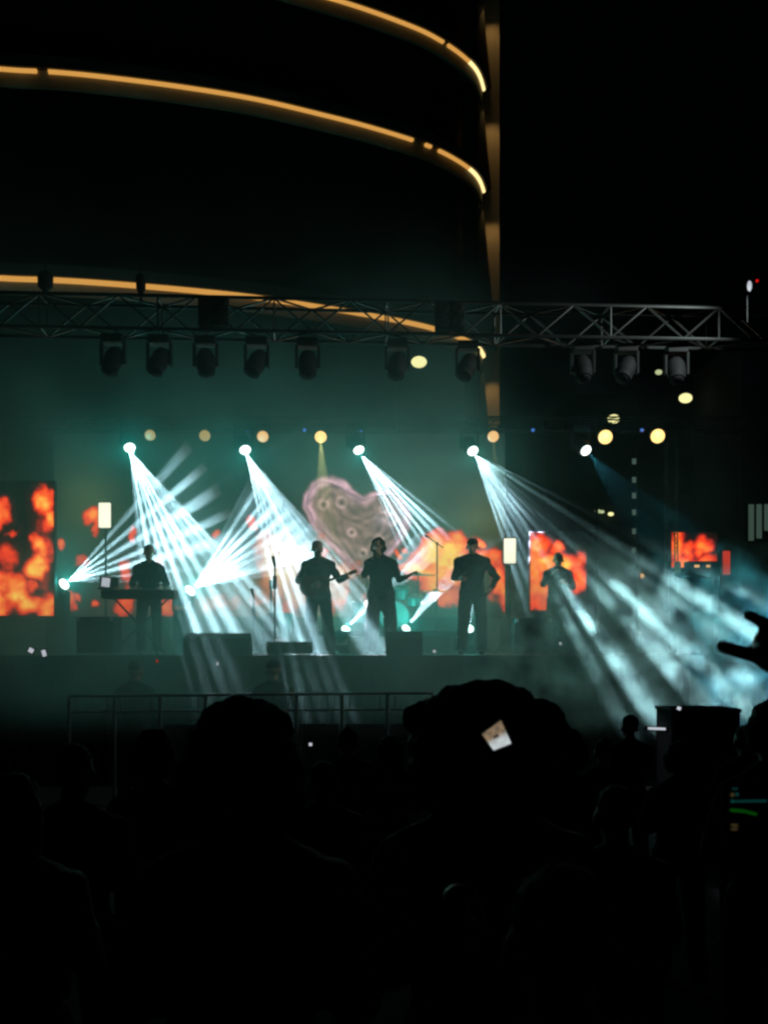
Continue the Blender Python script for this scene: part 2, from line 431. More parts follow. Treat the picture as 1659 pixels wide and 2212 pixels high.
for i, (px, lab) in enumerate([(245, 'leftmost dark lamp hanging under the front truss'), (345, 'second dark lamp from the left under the front truss'), (445, 'dark hanging lamp below the left four lamp blinder'),
                               (555, 'dark hanging lamp under the end of the long amber strip'), (665, 'dark hanging lamp right of the amber strip end with a small glint'), (858, 'dark hanging lamp to the upper left of the oval street lamp glow'), (1010, 'dark hanging lamp beside the lit building corner'),
                               (1258, 'dark hanging lamp above the right part of the stage'), (1352, 'large dark hanging lamp in front of the night sky'), (1460, 'dark hanging lamp with a white glint at the right of the truss')]):
    p = front(px); p.z -= .25
    moving_head('moving_head_lamp', lab, 'stage lamp', p, (random.uniform(-.5, .5), -.5, -1), sc=.93)

# four-lamp blinders on the truss
def blinder(px, lab):
    p = front(px); p.y -= .3; root = empty('blinder_lamp', p, lab, 'stage lamp', 'four lamp blinders on the front truss')
    MB().box((0, 0, 0), (.4, .12, .4), bev=.02).build('frame', M['blackm'], root)
    for x in (-.095, .095):
        for z in (-.095, .095): MB().lathe((x, -.06, z), (x, -.1, z), [(0, .085), (.7, .085), (1, .07)]).build('lamp', M['steel'] if False else M['blackp'], root)
blinder(470, 'square four lamp blinder on the left half of the front truss')
blinder(968, 'square four lamp blinder on the truss beside the amber strip end')
# hoists riding on the truss
for px, lab, wd in ((99, 'dark chain hoist on the truss cutting the amber strip far left', .2), (305, 'tapered dark chain hoist on the truss cutting the amber strip', .13)):
    p = front(px); p.z += .22; root = empty('chain_hoist', p, lab, 'hoist', 'chain hoists on the front truss')
    MB().lathe((0, 0, .1), (0, 0, .36), [(0, .03), (.25, wd / 2), (.8, wd / 2 * 1.05), (1, wd / 3)], 14).build('body', M['blackm'], root)
    MB().tube((0, 0, -.02), (0, 0, .12), .02).build('hook', M['blackm'], root)
    MB().tube((0, 0, .36), (0, 0, .5), .008).build('chain', M['blackm'], root)


def spot(loc, direction, size_deg, power, col, blend=.15, r=.03, name='lamp_light', parent=None, xaxis=None):
    l = bpy.data.lights.new(name, 'SPOT'); o = bpy.data.objects.new(name, l); COL.objects.link(o)
    a = Vector(direction).normalized()
    if xaxis is None: Rm = a.to_track_quat('-Z', 'Y').to_matrix()
    else:
        x = (xaxis - a * xaxis.dot(a)).normalized(); z = -a; y = z.cross(x); Rm = Matrix((x, y, z)).transposed()
    o.matrix_world = Matrix.Translation(Vector(loc)) @ Rm.to_4x4()
    l.spot_size = math.radians(size_deg); l.spot_blend = blend; l.energy = power; l.color = col; l.shadow_soft_size = r
    if parent is not None:
        o.parent = parent; o.matrix_parent_inverse = Matrix.Translation(parent.location).inverted()
    return o


def gobo(l, a, b, freq, seed, lo=.05, dots=False, c0=.46, c1=.58):
    """the rays a lamp's prism cuts: slits across x, a window |x|<a, |y|<b; or a field of dots"""
    l.use_nodes = True; nt = l.node_tree; em = nt.nodes['Emission']; N = nt.nodes.new; L = nt.links.new
    tc = N('ShaderNodeTexCoord'); sp = N('ShaderNodeSeparateXYZ'); L(tc.outputs['Normal'], sp.inputs[0])
    def mth(op, x, y=None, z=None):
        n = N('ShaderNodeMath'); n.operation = op
        for i, v in enumerate((x, y, z)):
            if v is None: continue
            if isinstance(v, (int, float)): n.inputs[i].default_value = v
            else: L(v, n.inputs[i])
        return n.outputs[0]
    def mr(v, a0, a1, b0, b1):
        n = N('ShaderNodeMapRange'); n.interpolation_type = 'SMOOTHSTEP'; L(v, n.inputs[0])
        for i, q in enumerate((a0, a1, b0, b1)): n.inputs[i + 1].default_value = q
        return n.outputs[0]
    u = mth('DIVIDE', sp.outputs[0], sp.outputs[2]); v = mth('DIVIDE', sp.outputs[1], sp.outputs[2])
    wu = mr(mth('ABSOLUTE', u), a * 1.0, a * .93, 0, 1); wv = mr(mth('ABSOLUTE', v), b * 1.0, b * .85, 0, 1)
    cb = N('ShaderNodeCombineXYZ')
    if dots:
        L(mth('ADD', u, seed), cb.inputs[0]); L(v, cb.inputs[1])
        vo = N('ShaderNodeTexVoronoi'); vo.voronoi_dimensions = '2D'; vo.inputs['Scale'].default_value = freq; L(cb.outputs[0], vo.inputs['Vector'])
        pat = mr(vo.outputs['Distance'], c1, c0, lo, 1)
    else:
        L(mth('ADD', u, seed * 1.37), cb.inputs[0]); L(mth('MULTIPLY', v, .3), cb.inputs[1])
        ns = N('ShaderNodeTexNoise'); ns.noise_dimensions = '2D'; ns.inputs['Scale'].default_value = 3.2 / a; ns.inputs['Detail'].default_value = 1.0
        L(cb.outputs[0], ns.inputs['Vector'])
        ph = mth('ADD', mth('MULTIPLY', u, PI * freq / a), mth('MULTIPLY', ns.outputs[0], 5.0))     # freq = number of rays across
        rays = mr(mth('SINE', ph), -.25, .8, lo, 1)
        amp_ = mr(ns.outputs[0], .3, .7, 1.35, .45)
        pat = mth('MULTIPLY', rays, amp_)
    L(mth('MULTIPLY', wu, pat), em.inputs['Strength'])


KB = 20.0
BLUE = (.84, .80, .98)


def fan(loc, e1, e2, thick, power, freq, seed, col=BLUE, parent=None, **kw):
    loc = Vector(loc); d1 = (Vector(e1) - loc).normalized(); d2 = (Vector(e2) - loc).normalized()
    ax = (d1 + d2).normalized(); a = math.tan(d1.angle(d2) / 2); b = math.tan(math.radians(thick) / 2)
    size = 2 * math.degrees(math.atan(a)) + .3
    o = spot(loc, ax, size, power, col, .25, .012, parent=parent, xaxis=(d2 - d1))
    o.scale = (1, max(.08, b / a), 1)      # a flat oval beam
    gobo(o.data, a, b, freq, seed, **kw)
    return o


def spill(loc, power, col, parent=None, r=.05):
    l = bpy.data.lights.new('lamp_light', 'POINT'); o = bpy.data.objects.new('lamp_light', l); COL.objects.link(o); o.location = loc
    l.energy = power * 2.0; l.color = col; l.shadow_soft_size = r
    if parent is not None: o.parent = parent; o.matrix_parent_inverse = Matrix.Translation(parent.location).inverted()
    return o


TEAL = (.015, .55, .5)
GB = 'bright beam lamps on the rear truss'
Yr = 19.3
def beam_head(px, py, lab, aim, sc=1.0):
    p = at(px, py, Yr)                           # lens position
    a = Vector(aim).normalized()
    top = p - Vector((0, 0, -.36 * sc)) - a * .2 * sc
    r, lens = moving_head('beam_lamp', lab, 'stage lamp', top, aim, 'e_beam', True, sc, GB)
    MB().ball((p - top) + a * .02, .085).build('lens_glow', M['e_beam'], r) if False else None
    return r, p + a * .12


heads = [(281, 967, 'bright beam lamp at far left, its fan falling over the keyboard player', (.35, -.9, -1)), (530, 972, 'second bright beam lamp, its fan covering the guitarist', (.35, -.9, -1)),
         (775, 972, 'middle bright beam lamp with a short fan beside the pink heart', (.4, -.7, -1)), (1021, 974, 'fourth bright beam lamp raking out over the crowd', (.4, -1, -1)), (1265, 973, 'dim blue beam lamp at the right end of its row', (.5, -1, -.9))]
H = [beam_head(*h) for h in heads]
fan(H[0][1], at(296, 1300, 16.2), at(530, 1230, 16.8), 5, 12500 * KB, 9, 1, parent=H[0][0], lo=.14)
fan(H[0][1], at(405, 1480, 11.5), at(545, 1480, 11.5), 3, 520 * KB, 4, 4, parent=H[0][0], lo=.0)
fan(H[1][1], at(578, 1250, 16.4), at(765, 1235, 16.5), 4.5, 12000 * KB, 9, 2, parent=H[1][0], lo=.14)
fan(H[1][1], at(600, 1500, 12), at(760, 1500, 12), 3, 520 * KB, 5, 7, parent=H[1][0], lo=.0)
fan(H[2][1], at(845, 1150, 20.8), at(955, 1110, 20.8), 6, 12000 * KB, 8, 3, parent=H[2][0], lo=.03)
fan(H[3][1], at(1075, 1150, 20.0), at(1160, 1110, 20.3), 6, 9000 * KB, 7, 5, parent=H[3][0], lo=.05)
fan(H[3][1], at(1312, 1560, 11.0), at(1800, 1400, 11.0), 1.8, 8500 * KB, 6, 2.3, parent=H[3][0], lo=.04, col=(.66, .72, .80))
fan(H[3][1], at(1130, 1180, 14.5), at(1420, 1260, 14.0), 6, 120 * KB, 5, 8, parent=H[3][0], lo=.15)
fan(H[3][1], at(1352, 1560, 12.4), at(1780, 1330, 12.4), 1.4, 6500 * KB, 5, 4.7, parent=H[3][0], lo=.0, col=(.68, .72, .82))
fan(H[4][1], at(1420, 1330, 14), at(1560, 1180, 15), 7, 1500 * KB, 3, 6, col=(.12, .5, .75), parent=H[4][0], lo=.3)
fan(H[4][1], at(1500, 1400, 10.5), at(1760, 1300, 10.5), 5, 800 * KB, 5, 3.1, parent=H[4][0], lo=.05, col=(.1, .5, .62))
for i, pw in enumerate((42, 38, 22, 30, 16)): spill(H[i][1] + Vector((0, -.05, 0)), pw, TEAL, H[i][0])

# amber par lamps
def par(px, py, lens, lab, sc=1.0, Y=19.5):
    p = at(px, py, Y); root = empty('par_lamp', p, lab, 'stage lamp', 'amber lamps on the rear truss')
    MB().lathe((0, .26 * sc, .1 * sc), (0, 0, 0), [(0, .04 * sc), (.1, .075 * sc), (.6, .1 * sc), (1, .115 * sc)]).build('housing', M['blackm'], root)
    MB().lathe(Vector((0, -.002, -.0008)), Vector((0, -.028, -.0108)), [(0, .108 * sc), (.5, .106 * sc), (.85, .08 * sc), (1, .05 * sc)]).build('lens', M[lens], root)
    MB().tube((-.12 * sc, .1, .02), (-.12 * sc, .1, .24 * sc), .01).tube((.12 * sc, .1, .02), (.12 * sc, .1, .24 * sc), .01).tube((-.12 * sc, .1, .24 * sc), (.12 * sc, .1, .24 * sc), .01).build('bracket', M['blackm'], root)
    return root, p
AMB = (1, .55, .2)
par(325, 940, 'e_pardim', 'dim olive amber lamp right of the far left beam lamp', .95)
par(443, 941, 'e_pardim', 'dim amber lamp between the two left beam lamps', .98)
par(568, 943, 'e_parmid', 'orange amber lamp just right of the second beam lamp', 1.0)
r_, p_ = par(693, 944, 'e_parhot', 'brightest amber lamp, a warm cone falling on the heart', 1.05)
fan(p_ + Vector((0, -.05, -.02)), at(668, 1180, 20.3), at(742, 1180, 20.3), 11, 330 * KB, 1.4, 3, col=AMB, parent=r_, lo=.8)
r_, p_ = par(1065, 943, 'e_parmid', 'orange amber lamp below the lit building corner', 1.0); fan(p_ + Vector((0, -.05, -.02)), at(1060, 1400, 16.6), at(1125, 1400, 16.6), 8, 110 * KB, 1, 3, col=AMB, parent=r_, lo=.8)
r_, p_ = par(1307, 944, 'e_parhot', 'large glaring amber lamp right of the dim blue beam lamp', 1.25); spill(p_ + Vector((0, -.1, 0)), 5, (1, .45, .08), r_)
r_, p_ = par(1420, 942, 'e_parhot', 'large glaring amber lamp next to the thin tower', 1.25); spill(p_ + Vector((0, -.1, 0)), 5, (1, .45, .08), r_)
for px, lab in ((534, 'tiny blue light above the second beam lamp'), (658, 'tiny blue light left of the brightest amber lamp'), (780, 'tiny blue light above the middle beam lamp'), (1151, 'tiny blue light right of the lit building corner'), (1270, 'tiny blue light above the dim blue beam lamp'), (1386, 'tiny blue light between the two glaring amber lamps')):
    o = empty('status_light', at(px, 929, 19.45), lab, 'small light', 'blue lights along the rear truss')
    MB().box((0, .05, 0), (.08, .08, .08), bev=.01).build('box', M['blackm'], o); MB().ball((0, 0, 0), .033).build('led', M['e_blue'], o)

# floor beam lamps
GF = 'beam lamps standing on the stage floor'
def floor_head(px, py, Y, base_z, lab, aim, sc=1.0):
    p = at(px, py, Y); a = Vector(aim).normalized(); top = p - a * .2 * sc - Vector((0, 0, .36 * sc))
    r, lens = moving_head('floor_beam_lamp', lab, 'stage lamp', top, aim, 'e_beam', False, sc, GF)
    h = top.z - base_z
    if h > .05:
        MB().box((0, 0, -h / 2 - .002), (.3, .3, h), bev=.01).build('riser_case', M['case'], r)
    return r, p + a * .12
B = [floor_head(139, 1262, 18.2, ZD, 'floor lamp at the far left edge fanning over the keyboards', (1, -.6, .5)),
     floor_head(411, 1276, 17.8, ZD, 'floor lamp with the brightest wide fan, right of the keyboard player', (1, -.7, .7)),
     floor_head(747, 1360, 18.0, ZD, 'floor lamp between guitarist and singer', (.5, -.8, .6), .8),
     floor_head(877, 1358, 18.0, ZD, 'floor lamp right of the singer with a long fat beam', (.5, -.8, .6), .8),
     floor_head(1013, 1358, 18.0, ZD, 'floor lamp showing between the legs of the capped man', (.1, -.9, .6), .8)]
fan(B[0][1], at(290, 1065, 19.9), at(430, 1268, 20.2), 7, 8000 * KB, 7, 11, parent=B[0][0], lo=.04)
fan(B[1][1], at(490, 1120, 19.8), at(620, 1245, 19.8), 8, 10500 * KB, 10, 12, parent=B[1][0], lo=.16)
fan(B[0][1], at(440, 1000, 17.5), at(520, 1080, 17.5), 3, 120 * KB, 3, 15, parent=B[0][0], lo=0)
fan(B[2][1], at(850, 1215, 20), at(890, 1250, 20), 10, 4000 * KB, 2, 13, parent=B[2][0], lo=.6)
fan(B[3][1], at(955, 1225, 19.6), at(1000, 1245, 19.6), 9, 7000 * KB, 4, 14, parent=B[3][0], lo=.25)
fan(B[4][1], at(1012, 1290, 19.6), at(1034, 1290, 19.6), 10, 700 * KB, 2, 16, parent=B[4][0], lo=.6)
for i, pw in enumerate((12, 32, 16, 20, 16)): spill(B[i][1], pw * 2.2, (.04, .62, .56), B[i][0], .04)

# white light panels on stands
def light_panel(px, py, Y, lab):
    p = at(px, py, Y); root = empty('light_panel', (p.x, p.y, ZD), lab, 'stage lamp', 'white light panels on stands'); h = p.z - ZD
    MB().box((0, 0, h), (.22, .06, .46), bev=.028).build('lit_face', M['e_panel'], root)
    MB().box((0, .05, h), (.26, .06, .5), bev=.012).build('housing', M['blackm'], root)
    MB().tube((0, .07, .03), (0, .07, h), .018).build('pole', M['blackm'], root)
    for k in range(3):
        t = k * 2.094 + .5; MB().tube((0, .07, .3), (.3 * math.cos(t), .07 + .3 * math.sin(t), .01), .01).build('leg', M['blackm'], root)
    spill(p + Vector((0, -.28, 0)), 9, (.8, .8, .25), root, .2)
light_panel(227, 1113, 18.6, 'white glowing rounded panel above the far left floor lamp')
light_panel(1101, 1190, 18.6, 'white glowing rounded panel right of the capped man')


# ------------------------------------------------------------------ building with lit curved balconies
b1 = empty('curved_building', (0, 30, 0), 'dark tall building with curved floors outlined by amber light strips', 'building')
BO = Vector((0, 30, 0))
def plan(pxy): return [Vector(((px - CX) / F * (31680 / (1400 - py)), 31680 / (1400 - py), 0)) for px, py in pxy]
curve = plan([(0, 150), (120, 157), (240, 169), (400, 190), (550, 215), (700, 250), (800, 276), (900, 307), (950, 328), (985, 347), (1010, 364), (1025, 378), (1035, 394), (1042, 414)])
curve = [Vector((-16, 24.3, 0)), Vector((-12.5, 24.75, 0))] + curve
# resample smooth
def catmull(P, k=8):
    out = []
    for i in range(len(P) - 1):
        p0 = P[max(i - 1, 0)]; p1 = P[i]; p2 = P[i + 1]; p3 = P[min(i + 2, len(P) - 1)]
        for j in range(k):
            t = j / k; out.append(.5 * ((2 * p1) + (p2 - p0) * t + (2 * p0 - 5 * p1 + 4 * p2 - p3) * t * t + (3 * p1 - p0 - 3 * p2 + p3) * t ** 3))
    return out + [P[-1]]
CV = catmull(curve, 8)
NR = []
for i in range(len(CV)):
    t = (CV[min(i + 1, len(CV) - 1)] - CV[max(i - 1, 0)]).normalized(); NR.append(Vector((t.y, -t.x, 0)))


def sweep(prof, i0=0, i1=None, o=BO):
    """profile (outward, z) closed polygon swept along the plan curve"""
    i1 = len(CV) if i1 is None else i1; m = MB(); n = len(prof); v = []; f = []
    for i in range(i0, i1):
        for (u, z) in prof: v.append(CV[i] + NR[i] * u + Vector((0, 0, z)) - o)
    for k in range(i1 - i0 - 1):
        for j in range(n): a = k * n + j; b = k * n + (j + 1) % n; f.append((a, b, b + n, a + n))
    f += [tuple(range(n)), tuple(range((i1 - i0) * n - 1, (i1 - i0 - 1) * n - 1, -1))]
    return m.add(v, f)


def px_of(i, Hh): return CX + CV[i].x / CV[i].y * F
sweep([(-.55, 0), (-.75, 0), (-.75, 34), (-.55, 34)]).build('facade_wall', M['facade'], b1)
for fl, Hh in enumerate((17.63, 14.42, 9.24, 20.85)):
    z = CZ + Hh
    sweep([(.16, z + .015), (.16, z + .30), (-.54, z + .30), (-.54, z + .015)]).build('floor_slab', M['slab'], b1)
    sweep([(.0, z - .42), (-.08, z - .42), (-.08, z + .012), (.0, z + .012)]).build('fascia', M['fascia'], b1)
    sweep([(-.082, z - .02), (-.54, z - .02), (-.54, z - .06), (-.082, z - .06)]).build('soffit', M['slab'], b1)
    gaps = [(93, 100), (897, 915), (929, 941)] if fl == 1 else [(958, 962)] if fl == 0 else []
    runs = []; cur = None
    for i in range(len(CV)):
        p = px_of(i, Hh); g = any(a <= p <= b for a, b in gaps)
        bright = p > 1008
        key = None if g else bright
        if cur is None or cur[0] != key: 
            if cur: runs.append(cur + [i + (0 if (key is None or cur[0] is None) else 1)])
            cur = [key, i]
    runs.append(cur + [len(CV)])
    for key, i0, i1 in runs:
        if key is None or i1 - i0 < 2: continue
        hgt = .105 if fl == 2 else .072
        sweep([(.012, z - .002 - hgt), (.09, z - .002 - hgt * .6), (.09, z + .005), (.012, z + .005)], i0, i1).build('light_strip', M['e_stripend' if key else 'e_strip'], b1)
# corner fin wall with the glow under each strip end
xa = at(1036, 0, 33).x; xb = at(1078.5, 0, 33).x
rel(MB().box(((xa + xb) / 2, 33.1, 14), (xb - xa, .2, 28)), BO).build('corner_wall', M['fin'], b1)
for Hh, Hn in ((17.63, 14.42), (14.42, 9.24), (9.24, 4.9), (20.85, 17.63)):
    z = CZ + Hh; zn = CZ + Hn
    x0 = at(1030, 0, 32.7).x; x1 = at(1041.5, 0, 32.7).x; x2 = at(1041 + 27 * (Hh - Hn) / 4.5, 0, 32.7).x
    rel(MB().prism([(x0, z - .02), (x1, z - .02), (x2, zn + .32), (x0, zn + .32)], 32.62, 32.78), BO).build('leaning_glass', M['facade'], b1)
    sp = at(1042, 0, 32.45); spot((sp.x + .03, 32.35, z - .16), (.5, .42, -1.25), 72, 34, (1, .60, .20), 1.0, .04, parent=b1)
rel(MB().box((-8, 34, 14), (21, .3, 28)), BO).build('back_wall', M['facade'], b1)


# ------------------------------------------------------------------ right side: dark block, window column, street lamps
b2 = empty('apartment_block', (at(1420, 0, 62).x, 62, 0), 'unlit apartment block far right with one column of small lit windows', 'building')
MB().box((0, 4, 8.5), (11, 8, 17), bev=.05).build('wall', M['wall2'], b2)
for py in (997, 1037, 1071, 1107, 1148, 1189):
    q = at(1369, py, 61.98) - b2.location
    f_ = MB().box((q.x, -.03, q.z), (.36, .08, .46)).build('window', M['blackm'], b2)
    MB().box((q.x, -.08, q.z), (.26, .02, .34)).build('pane', M['e_win'], f_)
for col in (-4.2, -2.6, 1.6, 3.4, 4.6):
    for rw in range(5):
        f_ = MB().box((col, -.03, 3.2 + rw * 2.9), (.9, .08, 1.2)).build('window', M['blackm'], b2)
        MB().box((col, -.08, 3.2 + rw * 2.9), (.78, .02, 1.06)).build('pane', M['blackp'], f_)
MB().box((0, 4, 17.2), (11.3, 8.3, .4)).build('roof', M['wall2'], b2)
b3 = empty('side_building', (at(1700, 0, 26).x, 26, 0), 'dark building at the right edge with a tall pale three pane window', 'building')
MB().box((0, 2, 5), (at(1800, 0, 26).x - at(1600, 0, 26).x, 4, 10), bev=.03).build('wall', M['wall2'], b3)
q0 = at(1612, 1172, 25.95) - b3.location; q1 = at(1663, 1088, 25.95) - b3.location
f_ = MB().box(((q0.x + q1.x) / 2, -.04, (q0.z + q1.z) / 2), (q1.x - q0.x, .08, q1.z - q0.z)).build('window', M['blackm'], b3)
for k in range(3):
    xx = q0.x + (q1.x - q0.x) * (k + .5) / 3; hh = (q1.z - q0.z) * (.96, .9, .7)[k]
    MB().box((xx, -.09, q1.z - hh / 2 - .01), ((q1.x - q0.x) / 3 * .66, .02, hh * .97)).build('pane', M['e_winr'], f_)


def street_lamp(px, py, lab, mat_, hz=9.0, r=.2, Y=None):
    Y = Y or (hz - CZ) * F / (HY - py); p = at(px, py, Y)
    root = empty('street_lamp', (p.x - .5, p.y + .1, 0), lab, 'street lamp', 'street lamps behind the stage')
    MB().lathe((0, 0, 0), (0, 0, p.z + .12), [(0, .09), (.05, .07), (1, .04)], 10).build('pole', M['blackm'], root)
    MB().tube((0, 0, p.z + .1), (.42, -.08, p.z + .12), .028).build('arm', M['blackm'], root)
    MB().ball((.5, -.02, p.z + r * .5), (r * 1.0, r * .8, r * .3)).build('lamp_head', M['blackm'], root)
    MB().ball((.5, -.1, p.z), (r, r * .8, r * .72)).build('lamp_glass', M[mat_], root)
    return root, p
r_, p_ = street_lamp(905, 782, 'oval yellow street lamp glowing below the front truss in the middle', 'e_street', r=.19, Y=24.6)
r_, p_ = street_lamp(1422, 804, 'small pale street lamp highest on the right', 'e_streetdim', r=.09)
r_, p_ = street_lamp(1480, 860, 'yellow street lamp farthest right above the amber lamps', 'e_street', r=.19)
r_, p_ = street_lamp(1325, 905, 'yellow street lamp just above the glaring amber lamp', 'e_street', r=.19)
def wall_lamp(px, py, lab, mt, r, Y=61.9):
    p = at(px, py, Y); root = empty('wall_lamp', p, lab, 'wall lamp', 'lamps on the dark apartment block')
    MB().box((0, .04, 0), (r * 1.6, .08, r * 1.6), bev=.02).build('bracket', M['blackm'], root)
    MB().ball((0, -.1, 0), (r * 1.5, r, r)).build('globe', M[mt], root)
wall_lamp(1290, 1105, 'faint pale lamp on the dark block, first of the pair', 'e_streetdim', .12)
wall_lamp(1299, 1106, 'faint pale lamp close against the first one of the pair', 'e_streetdim', .10)
wall_lamp(1318, 1111, 'small yellow lamp to the right of the faint pair on the dark block', 'e_street', .12)
wall_lamp(1383, 1244, 'tiny orange lamp low between the two right screens', 'e_warm', .14)
p_ = at(1618, 618, 13.3); wl = empty('truss_fill_lamp', p_, 'white lamp with a red dot above the right end of the front truss', 'stage lamp')
MB().ball((0, 0, 0), (.03, .03, .07)).build('bulb', M['e_white'], wl)
MB().lathe((.02, .05, .09), (0, .0, .06), [(0, .03), (1, .05)]).build('shade', M['blackm'], wl)
MB().tube((0, .08, -.45), (0, .08, .08), .006).build('pole', M['blackm'], wl)
MB().ball((.1, 0, .07), .018).build('warning_light', M['e_red'], wl)
spot(p_ + Vector((-.05, -.3, .05)), (-.75, .45, -.6), 125, 620, (.85, 1, .9), .6, .03, parent=wl)  # spot added to brighten the truss, much stronger than the small bulb



# ------------------------------------------------------------------ people
def UP(a, b, t): return Vector(a).lerp(Vector(b), t)


def hand_mesh(m, wr, dr, up, curl=.5, size=1.0, side=1, ext=None):
    """palm, four fingers, thumb; dr = pointing direction, up = back of the hand"""
    wr = Vector(wr); d = Vector(dr).normalized(); u = Vector(up); u = (u - d * u.dot(d)).normalized(); s = d.cross(u) * side
    R = Matrix((s, d, u)).transposed()
    m.ball(wr + d * .052 * size, (.040 * size, .055 * size, .015 * size), R)
    m.cap(wr - d * .02, wr + d * .03 * size, .024 * size, .026 * size)
    for i, (off, ln) in enumerate(((-.030, .072), (-.010, .08), (.010, .075), (.029, .06))):
        c = curl if ext is None else ext[i]
        p = wr + d * .092 * size + s * off * size; a = 0
        spread = s * (off * 3.0 * (1 - c))
        for seg, fr in enumerate((.42, .33, .25)):
            a += c * 1.45; dd = (d * math.cos(a) - u * math.sin(a) + spread).normalized(); q = p + dd * ln * fr * size * 1.1
            m.cap(p, q, (.0098 - .0009 * seg) * size, (.0090 - .0009 * seg) * size); p = q
    p = wr + d * .03 * size - s * .034 * size; c = curl if ext is None else ext[4]
    for seg, fr in enumerate((.4, .34, .26)):
        dd = (d * (.55 + .2 * seg) - s * (.85 - .55 * c * seg / 2) - u * (.25 + c * .5 * seg)).normalized(); q = p + dd * .075 * fr * size * 1.15
        m.cap(p, q, (.0125 - .0012 * seg) * size, (.0115 - .0012 * seg) * size); p = q


def head_mesh(m, hc, fw, tilt=None, sc=1.0):
    """skull, jaw, nose, ears, brow at head centre hc; fw = facing"""
    f = Vector(fw).normalized(); up = Vector(tilt or (0, 0, 1)); up = (up - f * up.dot(f)).normalized(); s = f.cross(up); R = Matrix((s, f, up)).transposed()
    P = lambda x, y, z: hc + (s * x + f * y + up * z) * sc
    m.ball(P(0, -.012, .03), (.074 * sc, .094 * sc, .088 * sc), R)
    m.ball(P(0, .022, -.045), (.055 * sc, .062 * sc, .07 * sc), R)
    m.ball(P(0, .06, -.088), (.026 * sc, .022 * sc, .02 * sc), R)
    m.cap(P(0, .082, .0), P(0, .106, -.03), .010 * sc, .014 * sc)
    for x in (-1, 1):
        m.ball(P(x * .078, -.005, -.012), (.011 * sc, .02 * sc, .032 * sc), R)
        m.ball(P(x * .03, .074, .002), .012 * sc)
        m.ball(P(x * .034, .068, .022), (.026 * sc, .014 * sc, .008 * sc), R)
    m.ball(P(0, .084, -.058), (.022 * sc, .010 * sc, .007 * sc), R); m.ball(P(0, .082, -.069), (.018 * sc, .010 * sc, .007 * sc), R)
    return P, R


CACHE = {}; GP = 'band members on the stage'


